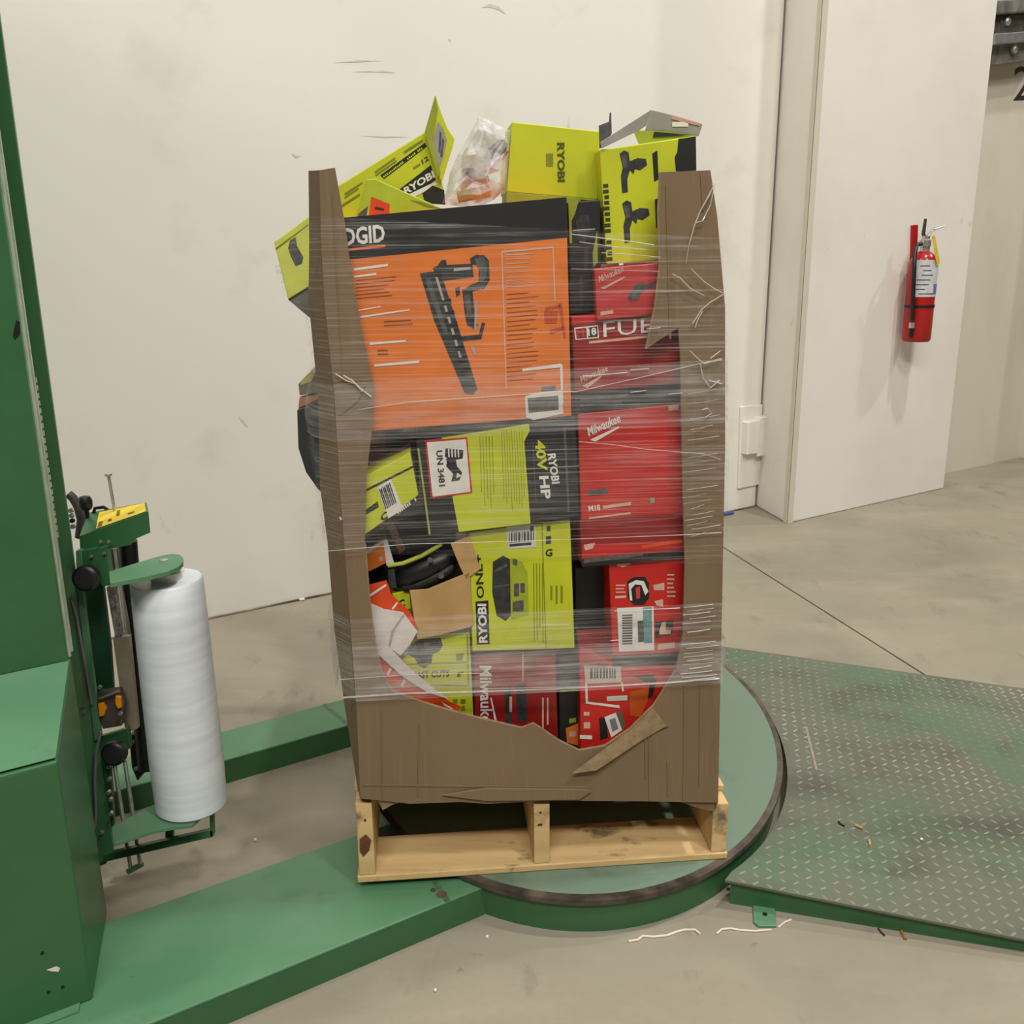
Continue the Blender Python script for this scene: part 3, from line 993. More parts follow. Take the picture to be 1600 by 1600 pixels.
# --- orange nailer box
Q = [(505, 343), (885, 308), (893, 650), (535, 677)]
r, p = goods('tool_box', 'large orange and black tool box with a nail gun picture', Q, .016, .18, ORANGE)
ink('black_band', p, [[(505, 343), (885, 308), (888, 371), (517, 408)]], BLK_P, r)
letters('lettering', 'RIDGID', p, (515, 387), (602, 378), (513, 359), WHITE, r, .03, .001)
ink('orange_underline', p, [[(520, 391), (602, 382), (602, 386), (520, 395)]], ORANGE, r, .001)
ink('nailer_picture', p, [
    [(656, 427), (688, 423), (716, 510), (746, 608), (739, 617), (726, 614), (700, 552), (678, 500)],
    [(676, 419), (684, 415), (690, 406), (697, 406), (698, 414), (738, 412), (740, 433), (688, 439)],
    [(734, 404), (744, 398), (757, 399), (764, 407), (765, 438), (757, 451), (738, 455), (728, 450), (736, 445), (748, 440), (748, 414), (736, 413)],
    [(722, 452), (738, 450), (742, 500), (747, 508), (742, 514), (730, 508), (727, 496)],
    [(716, 534), (752, 530), (758, 505), (753, 503), (748, 523), (714, 526)],
    [(711, 450), (718, 447), (719, 460), (713, 464)]], INK_DG, r, .0006)
ink('nailer_highlights', p, [[(680, 433), (684, 433), (722, 560), (718, 560)], [(709, 419), (735, 417), (735, 421), (709, 424)], [(735, 540), (741, 542), (743, 555), (739, 552)],
                             [(742, 470), (746, 470), (744, 520), (741, 515)]], M('ink_pale_grey', (170, 160, 150), .6), r, .0010)
ink('nailer_details', p, [[(690 + i * 5, 470 + i * 18), (704 + i * 5, 466 + i * 18), (706 + i * 5, 474 + i * 18), (692 + i * 5, 478 + i * 18)] for i in range(7)], INK, r, .0011)
ink('nailer_shading', p, [[(742, 404), (755, 402), (760, 410), (760, 432), (754, 442), (748, 440), (750, 425), (745, 415)], [(664, 436), (672, 434), (700, 520), (694, 524)], [(725, 462), (734, 460), (737, 490), (729, 492)]], INK_G, r, .0009)
ink('white_lines', p, [[(553, 419), (606, 412), (606, 416), (553, 423)], [(553, 431), (588, 426), (588, 430), (553, 434)], [(563, 494), (596, 489), (640, 483), (640, 485), (563, 497)],
                       [(578, 535), (634, 531), (634, 534), (578, 539)], [(585, 569), (655, 563), (655, 567), (585, 573)], [(816, 576), (876, 568), (879, 570), (880, 630), (877, 630), (875, 574), (816, 580)],
                       [(560, 484), (595, 478), (595, 480), (560, 486)]], WHITE, r, .0008)
ink('small_print', p, bars(556, 436, 622, 470, 6, .22, dy=-.09) + bars(792, 458, 842, 600, 20, .16, dy=-.09) + bars(600, 500, 650, 512, 2, .3, dy=-.05) + bars(590, 545, 612, 556, 2, .4), M('ink_brown', (140, 74, 40), .6), r, .0007)
ink('pale_frame', p, [[(783, 392), (865, 385), (868, 470), (866, 470), (863, 388), (785, 395), (792, 608), (790, 608)]] + bars(790, 396, 836, 430, 5, .2, dy=-.05) + bars(790, 432, 838, 452, 4, .2, dy=-.05), PALE, r, .0007)
ink('red_stamp', p, [[(851, 480), (876, 476), (876, 480), (853, 485)], [(850, 486), (872, 486), (870, 505), (851, 505)], [(872, 474), (878, 474), (884, 528), (881, 528)], [(858, 516), (880, 510), (880, 515), (860, 522)]], M('stamp_red', (190, 74, 28), .6), r, .0008)
ink('barcode_label', p, [[(820, 619), (846, 612), (878, 610), (880, 646), (834, 656), (822, 652)]], WHITE, r, .0009)
ink('barcode', p, [[(824, 622), (872, 618), (873, 640), (826, 645)], [(846, 604), (868, 602), (868, 609), (846, 611)]], INK_G, r, .0013)

# --- lime battery tool box with hazard placard
Q = [(650, 690), (899, 651), (905, 806), (668, 838)]
r, p = goods('battery_tool_box', 'lime and black battery tool box with a red-bordered white placard', Q, .02, .27, BLK_P)
ink('lime_panel', p, [[(690, 684), (826, 662), (828, 672), (819, 690), (829, 818), (717, 831)]], LIME, r)
ink('placard_border', p, [[(664, 688), (730, 683), (738, 770), (673, 779)]], RED, r, .001)
ink('placard', p, [[(667, 691), (728, 686), (735, 768), (676, 776)]], WHITE, r, .0014)
letters('placard_number', 'UN 3481', p, (681, 704), (686, 760), (691, 703), INK, r, .03, .0018)
ink('placard_pictogram', p, [[(696, 700), (724, 703), (723, 716), (712, 718), (714, 728), (722, 738), (718, 750), (705, 752), (708, 740), (697, 728), (700, 716), (695, 713)],
                             [(697, 716), (701, 716), (703, 728), (699, 728)]], INK, r, .0018)
ink('placard_stripes', p, [[(700 + i * 5, 701), (702 + i * 5, 701), (702.5 + i * 5, 714), (700.5 + i * 5, 714)] for i in range(4)] + [[(714, 738), (721, 743), (713, 747)]], WHITE, r, .0022)
letters('lettering', '40V', p, (835, 688), (840, 736), (851, 687), LIME, r, .035, .001)
letters('lettering', 'HP', p, (842, 744), (846, 780), (857, 743), WHITE, r, .035, .001)
letters('lettering', 'RYOBI', p, (855, 709), (862, 756), (868, 708), WHITE, r, .035, .001)
ink('small_print', p, vbars(748, 682, 772, 795, 5, .22, .03) + vbars(782, 672, 818, 812, 9, .2, .04), OLIVE, r, .0006)
ink('edge_line', p, [[(880, 668), (884, 667), (890, 800), (887, 800)], [(832, 688), (833, 688), (838, 786), (837, 786)]], INK_G, r, .0006)
ink('lime_edge', p, [[(652, 700), (655, 700), (673, 834), (670, 836)]], M('lime_edge', (160, 160, 80), .6), r, .0006)

# --- lime box left of it, tilted
Q = [(556, 752), (641, 707), (654, 776), (556, 846)]
r, p = goods('tool_box', 'tilted lime box with a barcode sticker beside the torn left edge', Q, .012, .1, LIME)
ink('printed_line', p, [[(570, 765), (648, 726), (649, 729), (570, 769)]], INK, r)
ink('barcode_label', p, [[(589, 762), (611, 748), (630, 795), (607, 810)]], WHITE, r, .0008)
ink('barcode', p, [[(592 + i * 2.6, 764 - i * 1.6 + (i % 2) * 3), (593.5 + i * 2.6, 763 - i * 1.6), (604 + i * 2.6, 795 - i * 1.6), (602.5 + i * 2.6, 796 - i * 1.6)] for i in range(7)], INK_DG, r, .0012)
ink('printed_strip', p, [[(618, 800), (655, 772), (655, 783), (622, 806)], [(572, 796), (590, 783), (592, 792), (572, 804)]], INK_DG, r, .0006)
ink('strip_print', p, ticks((622, 803), (652, 781), (619, 796), 10), WHITE, r, .001)
letters('lettering', 'C', p, (596, 815), (606, 809), (594, 804), INK, r, .03, .001)

# --- dark boxes behind, upper left
Q = [(566, 672), (648, 664), (655, 760), (566, 770)]
r, p = goods('tool_box', 'black box in the dark behind the tilted lime box', Q, .13, .1, BLK_P)
ink('printed_line', p, [[(630, 668), (648, 666), (648, 672), (630, 675)]], WHITE, r)
Q = [(560, 676), (600, 672), (606, 712), (590, 752), (560, 760)]
r, p = goods('tool_box', 'rust orange box corner under the large orange box', Q, .118, .01, M('rust_carton', (150, 66, 28), .6))

# --- narrow black box with white and orange lettering strip
Q = [(566, 836), (662, 800), (714, 842), (640, 915), (566, 915)]
r, p = goods('tool_box', 'black box with an orange and white lettered strip under the tilted lime box', Q, .14, .08, BLK_P)
ink('orange_strip', p, [[(604, 822), (614, 817), (634, 858), (624, 866)]], ORANGE, r)
letters('lettering', 'RIDGID', p, (607, 824), (626, 862), (616, 820), WHITE, r, .03, .0012)
Q = [(560, 872), (602, 844), (608, 878), (560, 902)]
r, p = goods('small_box', 'small orange box with a white rim beside the black tool', Q, .07, .06, ORANGE)
ink('white_rim', p, [[(572, 866), (602, 846), (604, 842), (572, 858)], [(599, 846), (605, 843), (616, 880), (604, 884)]], WHITE, r)
ink('pale_mark', p, [[(593, 878), (599, 875), (597, 868), (592, 871)]], PALE, r, .001)
Q = [(560, 846), (600, 828), (604, 840), (560, 862)]
r, p = goods('small_box', 'grey print edge of a box above the small orange box', Q, .1, .03, INK_G)

# --- open kraft carton with a black power tool in it
kp = FR.back(.03)
kc = thing('kraft_carton', fp(.25, .1, .6), 'open plain kraft carton with a black tool in it', 'carton', GRP)
slab('carton_panel', kp, [(640, 923), (668, 921), (734, 894), (740, 976), (735, 980), (690, 992), (652, 999)], .005, CARD_K, kc, .001)
slab('carton_panel', kp.back(.12), [(640, 860), (735, 845), (738, 985), (650, 1000)], .005, CARD_K, kc)
slab('carton_flap', kp, [(704, 850), (734, 838), (742, 860), (750, 890), (728, 906), (716, 880)], .005, CARD_K, kc, .001)
tool = thing('power_tool', kp.back(.04).at(665, 905), 'black power tool poking out of the kraft carton', 'power tool', GRP)
ctr = [kp.back(.05).at(*q) for q in [(612, 915), (622, 908), (640, 898), (665, 886), (690, 874), (708, 864), (716, 858)]]
MB().tube(ctr, [.012, .026, .034, .036, .034, .024, .008], 16, flat=.8).build('housing', BLACK, tool, True)
ctr = [kp.back(.03).at(*q) for q in [(630, 918), (655, 914), (680, 902), (702, 890), (710, 884)]]
MB().tube(ctr, [.008, .014, .015, .013, .006], 14).build('handle', BLK_P, tool, True)
MB().tube([kp.back(.018).at(*q) for q in [(606, 884), (630, 880), (660, 868), (690, 850)]], .004, 8).build('lime_trim', M('lime_plastic', (176, 186, 60), .4), tool, True)
MB().lathe(kp.back(.015).at(689, 898), [(.006, 0), (.006, .006)], 12, NF).build('button', INK_G, tool)
MB().lathe(kp.back(.012).at(672, 874), [(.005, 0), (.005, .006)], 12, NF).build('button', INK_G, tool)
ink('battery_block', kp.back(.02), [[(606, 890), (616, 888), (620, 918), (608, 920)]], INK_DG, tool, .001)
Q = [(612, 928), (640, 922), (642, 952), (618, 956)]
r, p = goods('small_box', 'small lime box corner left of the kraft carton', Q, .06, .03, LIME)
letters('lettering', 'C', p, (623, 950), (633, 947), (622, 938), INK, r, .03, .001)

# --- lime box with the radio picture
Q = [(733, 832), (891, 811), (898, 1013), (738, 1018)]
r, p = goods('tool_box', 'lime box with a grey jobsite radio picture and sideways lettering', Q, .034, .24, LIME)
ink('black_plate', p, [[(743, 940), (763, 938), (765, 1006), (745, 1007)]], INK, r)
letters('lettering', 'RYOBI', p, (762, 1004), (760, 943), (748, 1004), WHITE, r, .035, .0012)
letters('lettering', 'ONE+', p, (757, 934), (753, 866), (745, 935), INK, r, .015, .0012)
ink('radio_picture', p, [[(770, 878), (786, 868), (797, 874), (798, 962), (790, 970), (776, 962), (769, 925)]], INK_DG, r)
ink('radio_front', p, [[(798, 872), (816, 878), (824, 895), (826, 960), (798, 968)]], M('lime_dull_print', (160, 172, 40), .6), r, .0006)  # radio front printed in a duller lime
ink('radio_details', p, [[(803, 912), (811, 911), (811, 931), (803, 932)], [(813, 911), (820, 911), (820, 926), (813, 926)], [(801, 940), (818, 937), (818, 955), (801, 955)], [(801, 873), (808, 874), (808, 884), (801, 882)], [(773, 890), (792, 880), (793, 884), (774, 894)], [(772, 915), (795, 912), (795, 915), (772, 918)]], INK_G, r, .0010)
ink('barcode_label', p, [[(791, 823), (836, 818), (838, 855), (793, 857)]], M('label_white', (206, 204, 196), .6), r, .0006)
ink('barcode', p, barcode(795, 832, 834, 848, 14, -.08) + [[(796, 850), (830, 847), (830, 851), (796, 854)], [(828, 822), (834, 822), (834, 829), (828, 830)]], INK_DG, r, .001)
ink('fold_line', p, [[(846, 818), (847.5, 818), (854, 1014), (852.5, 1014)]], OLIVE, r)
ink('small_print', p, vbars(832, 880, 850, 1005, 4, .3, .01) + vbars(858, 915, 882, 945, 3, .4), OLIVE, r, .0006)
letters('symbol', 'G', p, (852, 870), (863, 869), (852, 858), INK, r, .03, .0008)
ink('symbol', p, [[(853, 838), (861, 837), (861, 849), (853, 850)], [(854, 822), (860, 821), (860, 830), (854, 830)]], INK_DG, r, .0008)

# --- lime trimmer box
Q = [(628, 1000), (734, 986), (741, 1150), (628, 1150)]
r, p = goods('tool_box', 'lime hedge cutter box beside the white and orange sheet', Q, .045, .2, LIME)
ink('cutter_picture', p, [[(640, 1010), (652, 1000), (664, 998), (688, 996), (692, 1008), (686, 1018), (676, 1022), (674, 1036), (664, 1044), (654, 1040), (648, 1028), (636, 1022)]], INK_G, r)
ink('cutter_details', p, [[(650, 1004), (662, 1002), (664, 1018), (652, 1020)], [(672, 1002), (686, 1000), (686, 1006), (672, 1010)], [(654, 1026), (670, 1024), (668, 1034), (658, 1036)]], INK_DG, r, .0008)
ink('printed_lines', p, [[(636, 1037), (729, 1034), (729, 1036), (636, 1039)], [(640, 1068), (729, 1070), (729, 1072), (640, 1070)], [(729, 990), (731, 990), (733, 1072), (731, 1072)]], OLIVE, r, .0006)
letters('lettering', 'FAST CUTS', p, (646, 1060), (702, 1057), (646, 1049), INK, r, .02, .0010)
letters('lettering', '8"', p, (714, 1058), (724, 1057), (714, 1050), INK, r, .02, .0010)
ink('symbols', p, [[(708, 1092), (715, 1092), (714, 1099), (708, 1099)], [(720, 1092), (728, 1092), (727, 1099), (720, 1099)], [(709, 1104), (715, 1104), (713, 1110), (709, 1110)], [(722, 1102), (726, 1102), (727, 1110), (720, 1110)], [(712, 1022), (725, 1020), (722, 1032), (714, 1032)]], OLIVE, r, .0008)

# --- red box lower middle
Q = [(741, 1020), (868, 1017), (873, 1185), (742, 1185)]
r, p = goods('tool_box', 'dark red box with sideways white script at the lower middle', Q, .05, .2, RED_D)
letters('lettering', 'Milwaukee', p, (749, 1040), (751, 1140), (768, 1040), WHITE, r, .02, .0010)
ink('slash', p, [[(766, 1090), (768, 1090), (778, 1134), (774, 1132)]], WHITE, r, .0008)
ink('tool_picture', p, [[(788, 1076), (798, 1072), (800, 1130), (790, 1130)], [(806, 1070), (822, 1068), (824, 1126), (808, 1128)]], INK_DG, r, .0006)
ink('white_line', p, [[(816, 1018), (818, 1018), (818, 1064), (816, 1064)]] + vbars(845, 1090, 860, 1140, 2, .35) + [[(796, 1088), (800, 1088), (800, 1112), (796, 1112)]], PALE, r, .0008)
ink('grey_patch', p, [[(806, 1018), (814, 1018), (814, 1028), (806, 1028)], [(822, 1030), (836, 1029), (836, 1052), (822, 1053)], [(822, 1018), (866, 1017), (866, 1026), (822, 1027)]], M('dusk_red', (112, 50, 50), .6), r, .0006)
# --- black narrow box between the two red ones
Q = [(872, 1018), (904, 1016), (906, 1185), (875, 1185)]
r, p = goods('narrow_box', 'narrow black box between the two lower red boxes', Q, .06, .16, BLK_P)
ink('grey_panel', p, [[(880, 1045), (900, 1044), (900, 1075), (880, 1076)]], INK_DG, r)
ink('orange_panel', p, [[(884, 1138), (903, 1130), (904, 1165), (886, 1160)]], ORANGE, r, .0006)
ink('lime_mark', p, [[(889, 1123), (900, 1121), (900, 1128), (889, 1130)], [(876, 1078), (902, 1076), (902, 1079), (876, 1081)]], LIME_D, r, .0008)
ink('pale_mark', p, [[(889, 1151), (900, 1150), (900, 1142), (889, 1143)]], PALE, r, .0010)

# --- lower right red box
Q = [(906, 1036), (1062, 1040), (1056, 1185), (907, 1185)]
r, p = goods('tool_box', 'bright red box with white label frame in the lower right corner', Q, .03, .18, RED)
slab('raised_flap', FR.back(.022), [(906, 1012), (925, 1018), (952, 1036), (906, 1036)], .006, PINK, r)
ink('barcode_label', p, [[(912, 1038), (970, 1041), (971, 1066), (915, 1068)]], M('label_cream', (214, 196, 184), .6), r)
ink('barcode', p, barcode(922, 1044, 964, 1060, 12), INK_G, r, .0008)
ink('white_frame', p, [[(914, 1066), (917, 1066), (919, 1096), (968, 1102), (968, 1106), (915, 1099)], [(970, 1066), (973, 1066), (975, 1080), (972, 1080)], [(948, 1088), (980, 1086), (980, 1094), (948, 1095)], [(906, 1148), (925, 1149), (925, 1155), (906, 1154)]], WHITE, r, .0008)
ink('orange_patch', p, [[(984, 1080), (1014, 1074), (1012, 1095), (1000, 1120), (984, 1118)]], M('deep_orange', (196, 84, 22), .5), r, .0006)
ink('dark_patch', p, [[(990, 1056), (1022, 1054), (1022, 1064), (1010, 1066)], [(1016, 1062), (1026, 1060), (1020, 1086), (1012, 1092)], [(936, 1122), (946, 1120), (950, 1152), (938, 1156)]], INK, r, .0008)
ink('shipping_sticker', p, [[(944, 1120), (962, 1113), (972, 1140), (955, 1152)]], WHITE, r, .0012)
ink('sticker_mark', p, [[(952, 1124), (961, 1121), (966, 1138), (957, 1143)]], M('sticker_blue_grey', (120, 118, 130), .6), r, .0016)
ink('green_tab', p, [[(964, 1112), (970, 1110), (977, 1134), (973, 1140)]], M('sticker_green', (60, 110, 80), .6), r, .0010)
ink('icons', p, [[(912, 1112), (921, 1112), (921, 1118), (912, 1118)], [(912, 1128), (922, 1128), (922, 1138), (912, 1138)]], PALE, r, .0008)

# --- middle right red box with the paper label
Q = [(951, 876), (1071, 866), (1064, 1036), (958, 1040)]
r, p = goods('tool_box', 'red box with a white shipping label and a clamp picture', Q, .028, .2, RED)
ink('black_foot', p, [[(957, 1024), (1064, 1019), (1063, 1037), (958, 1040)]], BLK_P, r)
ink('clamp_picture', p, [[(980, 908), (990, 902), (1008, 901), (1014, 912), (1014, 935), (1006, 945), (990, 945), (981, 935)]], INK, r)
ink('clamp_ring', p, [[(982, 912), (994, 906), (1006, 908), (1013, 924), (1008, 930), (1002, 914), (992, 913), (986, 920), (988, 938), (984, 938)]], WHITE, r, .0008)
ink('clamp_core', p, [[(993, 918), (1000, 916), (1000, 934), (994, 936)]], PINK, r, .0010)
ink('white_print', p, [[(964, 881), (984, 879), (984, 882), (974, 886), (964, 884)], [(961, 931), (978, 930), (978, 934), (961, 935)], [(1020, 914), (1038, 910), (1038, 922), (1022, 922)], [(1022, 939), (1036, 936), (1036, 948), (1026, 946)]] + bars(962, 912, 978, 928, 3, .4) + bars(1042, 895, 1056, 935, 6, .4), PALE, r, .0008)
ink('shipping_label', p, [[(964, 950), (1021, 947), (1022, 1016), (967, 1018)]], WHITE, r, .0012)
ink('label_barcode', p, [[(972, 960 + i * 4), (988, 959.5 + i * 4), (988, 962 + i * 4), (972, 962.5 + i * 4)] for i in range(12)] + [[(996, 970), (1005, 969), (1006, 1002), (997, 1003)]], INK_G, r, .0016)
ink('label_teal', p, [[(1004, 949), (1018, 948), (1019, 1004), (1006, 1005)]], TEAL, r, .0015)
ink('dark_picture', p, [[(1024, 972), (1052, 968), (1050, 992), (1024, 996)]], INK_DG, r, .0008)
ink('white_marks', p, [[(1034, 972), (1040, 971), (1040, 984), (1048, 984), (1048, 990), (1030, 991), (1030, 986)], [(1028, 1006), (1054, 1003), (1054, 1012), (1028, 1015)]], PALE, r, .0012)
# --- black box in the gap left of it
Q = [(898, 888), (950, 880), (956, 1010), (900, 1014)]
r, p = goods('tool_box', 'black box deep in the gap beside the clamp box', Q, .10, .1, BLACK)
Q = [(902, 990), (956, 986), (958, 1030), (904, 1032)]
r, p = goods('tool_box', 'dim red box top below the black gap', Q, .07, .02, RED_D)

# --- large red box
Q = [(903, 647), (1066, 631), (1072, 872), (910, 886)]
r, p = goods('tool_box', 'largest red box with white script on the right side', Q, .022, .24, RED)
letters('lettering', 'Milwaukee', p, (920, 682), (970, 659), (917, 668), WHITE, r, .02, .0010)
ink('slash', p, [[(922, 687), (966, 666), (968, 668), (930, 690)]], WHITE, r, .0008)
ink('grey_label', p, [[(918, 766), (949, 762), (950, 771), (919, 775)]], INK_G, r, .0008)
letters('lettering', 'M18', p, (920, 799), (938, 797), (919, 790), WHITE, r, .03, .0010)
ink('white_line', p, [[(942, 790), (986, 784), (986, 789), (942, 795)], [(920, 808), (985, 800), (985, 803), (920, 811)], [(1044, 634), (1060, 632), (1060, 640), (1044, 642)], [(912, 851), (930, 848), (926, 857), (914, 860)]], PALE, r, .0008)
ink('green_dot', p, [[(1015, 778), (1022, 777), (1023, 785), (1016, 786)]], M('dot_green', (120, 150, 120), .6), r, .0008)
ink('orange_streak', p, [[(1003, 852), (1066, 842), (1066, 848), (1003, 857)]], M('orange_print', (214, 74, 30), .5), r, .0006)  # narrow orange streak on the red face
ink('dark_red_band', p, [[(906, 812), (1070, 800), (1071, 842), (908, 852)]], RED_D, r)
ink('black_foot', p, [[(909, 873), (1072, 859), (1072, 872), (910, 886)]], BLK_P, r, .0008)
ink('grey_print', p, [[(912, 872), (1005, 864), (1005, 868), (912, 880)]], INK_G, r, .0012)

# --- red box with large white lettering
Q = [(893, 494), (1064, 480), (1066, 629), (900, 646)]
r, p = goods('tool_box', 'dark red box with large white capital lettering above the largest red box', Q, .024, .24, RED_D)
ink('red_top', p, [[(893, 494), (930, 491), (930, 503), (894, 506)]], RED, r)
ink('white_plate', p, [[(897, 512), (934, 508), (936, 528), (899, 531)]], WHITE, r)
ink('plate_half', p, [[(899, 514), (916, 512), (917, 528), (901, 529)]], RED_D, r, .0008)
ink('plate_half', p, [[(918, 512), (933, 510), (934, 526), (919, 527)]], INK, r, .0008)
letters('lettering', 'M', p, (901, 527), (913, 526), (900, 515), PINK, r, .03, .0012)
letters('lettering', '18', p, (919, 525), (932, 523), (918, 513), WHITE, r, .03, .0012)
letters('lettering', 'FUEL', p, (943, 527), (1046, 516), (942, 503), WHITE, r, .0, .0012)
ink('white_line', p, [[(920, 533), (1012, 524), (1012, 528), (920, 537)], [(910, 603), (938, 587), (940, 589), (918, 606)]], PALE, r, .0008)
letters('lettering', 'Milwaukee', p, (908, 598), (950, 580), (906, 588), PALE, r, .02, .0010)
ink('black_foot', p, [[(899, 613), (1066, 598), (1066, 629), (900, 646)]], BLK_P, r)
ink('grey_print', p, bars(906, 620, 990, 638, 2, .5, dy=-.09), INK_G, r, .0008)

# --- small pale red box
Q = [(929, 420), (1030, 411), (1026, 491), (933, 501)]
r, p = goods('tool_box', 'small faded red box below the lime drill box', Q, .014, .07, PINK)
letters('lettering', 'Milwaukee', p, (936, 442), (974, 425), (935, 431), PALE, r, .02, .0010)
ink('slash', p, [[(938, 450), (975, 432), (976, 434), (944, 452)]], PALE, r, .0008)
ink('tool_picture', p, [[(981, 464), (990, 448), (998, 442), (1012, 444), (1026, 438), (1026, 444), (1002, 456), (998, 468), (984, 470)]], INK_G, r, .0008)
ink('grey_print', p, [[(938, 487), (958, 484), (958, 490), (938, 493)]], PALE, r, .0008)

# --- tall black and lime box
Q = [(888, 316), (938, 312), (940, 486), (891, 491)]
r, p = goods('tool_box', 'tall black box with a lime edge right of the orange box', Q, .04, .2, BLK_P)
ink('lime_edge', p, [[(888, 316), (904, 314), (898, 335), (893, 345), (894, 380), (890, 380)], [(926, 395), (933, 360), (934, 410), (927, 418)]], LIME_D, r)
ink('tool_picture', p, [[(900, 345), (908, 335), (920, 336), (922, 360), (914, 380), (902, 376)]], INK_DG, r)
ink('grey_lines', p, [[(905, 430), (910, 430), (911, 480), (906, 480)], [(912, 388), (920, 386), (918, 420), (912, 424)]], M('dusk_violet', (60, 46, 50), .6), r, .0006)

# --- plain lime box on top
Q = [(800, 190), (938, 205), (934, 312), (792, 300)]
r, p = goods('tool_box', 'plain lime box with a short line of sideways lettering on top of the heap', Q, .09, .14, LIME)
letters('lettering', 'RYOBI', p, (870, 223), (871, 284), (882, 223), M('olive_lettering', (78, 84, 20), .5), r, .035, .0010)
ink('small_print', p, [[(853, 240), (864, 240), (864, 260), (853, 260)]], OLIVE, r, .0006)
Q2 = [(792, 300), (934, 312), (934, 340), (790, 340)]
slab('lower_face', FR.back(.088), Q2, .1, LIME_D, r, .001)
ink('dark_print', FR.back(.088), [[(908, 312), (932, 314), (931, 340), (896, 340), (900, 322)]], INK, r, .0008)

# --- lime drill box with open grey flaps
Q = [(937, 234), (1088, 212), (1090, 402), (948, 413)]
r, p = goods('drill_box', 'lime cordless drill box with open grey flaps beside the right post', Q, .045, .2, LIME)
for dx, dy, k in ((0, 0, 1), (4, 78, 2)):
    ink('drill_picture', p, [[(968 + dx, 240 + dy), (975 + dx, 235 + dy), (982 + dx, 238 + dy), (984 + dx, 252 + dy), (996 + dx, 247 + dy), (1009 + dx, 248 + dy), (1011 + dx, 258 + dy), (1000 + dx, 266 + dy), (992 + dx, 264 + dy), (990 + dx, 272 + dy), (984 + dx, 266 + dy), (980 + dx, 280 + dy), (981 + dx, 300 + dy), (972 + dx, 302 + dy), (970 + dx, 275 + dy), (973 + dx, 262 + dy)]], INK_DG, r, .0006)
    ink('drill_details', p, [[(970 + dx, 243 + dy), (978 + dx, 242 + dy), (980 + dx, 262 + dy), (974 + dx, 263 + dy)]], INK_G, r, .0010)
ink('charger_picture', p, [[(1019, 240), (1027, 235), (1029, 280), (1022, 284)], [(1023, 312), (1031, 308), (1033, 354), (1025, 356)]], INK, r, .0006)
ink('black_corner', p, [[(1060, 217), (1087, 213), (1088, 266), (1056, 268), (1054, 245), (1058, 238)]], INK, r, .0006)
ink('column_print', p, ticks((957, 407), (950, 284), (946, 408), 14), INK_DG, r, .0008)
slab('open_flap', FR.back(.04), [(938, 222), (1018, 171), (1010, 196), (1000, 203), (940, 232)], .003, GREYFLAP, r, .0006)
slab('open_flap', FR.back(.046), [(936, 196), (952, 190), (953, 176), (955, 176), (956, 208), (946, 228), (937, 232)], .003, INK_G, r)
slab('open_flap', FR.back(.10), [(1018, 172), (1040, 177), (1098, 194), (1092, 212), (1040, 204), (1008, 204)], .003, GREYFLAP, r, .0006)
ink('flap_sticker', FR.back(.10), [[(1050, 180), (1094, 193), (1092, 197), (1048, 186)]], M('sticker_salmon', (196, 150, 130), .6), r, .0015)
ink('flap_sticker', FR.back(.10), [[(1050, 191), (1075, 190), (1075, 198), (1050, 198)]], WHITE, r, .0015)
slab('inner_flap', FR.back(.09), [(990, 204), (1040, 204), (1092, 212), (1000, 228)], .003, LIME_D, r)
ink('inner_dark', FR.back(.089), [[(1022, 206), (1080, 211), (1020, 215)]], INK, r, .001)

# --- tilted lime box, top left, with raised end flap
Q = [(524, 293), (667, 204), (694, 297), (640, 330), (524, 345)]
r, p = goods('tool_box', 'tilted lime box with raised end flap at the top left of the heap', Q, .10, .13, LIME)
slab('end_flap', FR.back(.085), [(680, 148), (684, 168), (676, 220), (688, 268), (684, 278), (668, 222), (664, 205)], .003, LIME_D, r, .0006)  # left half of the flap: shade painted as darker lime
slab('end_flap', FR.back(.088), [(681, 150), (687, 170), (699, 200), (710, 217), (708, 227), (690, 286), (684, 268), (674, 220)], .003, LIME, r, .0006)
ink('flap_label', FR.back(.088), [[(684, 190), (692, 200), (698, 218), (694, 240), (687, 262), (680, 240), (676, 222)]], GREYFLAP, r, .001)
ink('flap_print', FR.back(.088), [[(687, 205), (690, 208), (688, 240), (685, 236)], [(691, 215), (694, 220), (691, 246), (688, 244)]], INK_G, r, .0015)
ink('black_stripe', p, [[(594, 274), (664, 223), (667, 229), (600, 280)]], INK, r)
ink('stripe_print', p, ticks((600, 278), (664, 230), (598, 275), 24), LIME, r, .0012)
ink('black_plate', p, [[(624, 296), (673, 258), (681, 281), (646, 307)]], INK, r)
letters('lettering', 'RYOBI', p, (634, 305), (680, 277), (630, 294), WHITE, r, .035, .0012)
letters('lettering', '12', p, (660, 257), (670, 250), (658, 250), INK, r, .02, .0008)
ink('small_print', p, [[(630, 237), (660, 218), (661, 221), (632, 240)], [(585, 268), (617, 246), (618, 248), (586, 271)], [(586, 273), (619, 250), (620, 252), (588, 275)], [(538, 302), (566, 284), (567, 286), (540, 305)], [(527, 324), (562, 302), (563, 305), (528, 328)], [(645, 262), (656, 255), (657, 258), (646, 265)], [(538, 308), (560, 293), (561, 295), (539, 310)]], OLIVE, r, .0008)
ink('dark_foot', p, [[(660, 302), (676, 290), (694, 297), (696, 320), (664, 318)]], INK, r, .0010)
ink('white_seam', p, [[(640, 303), (680, 284), (684, 288), (644, 310)]], WHITE, r, .0009)

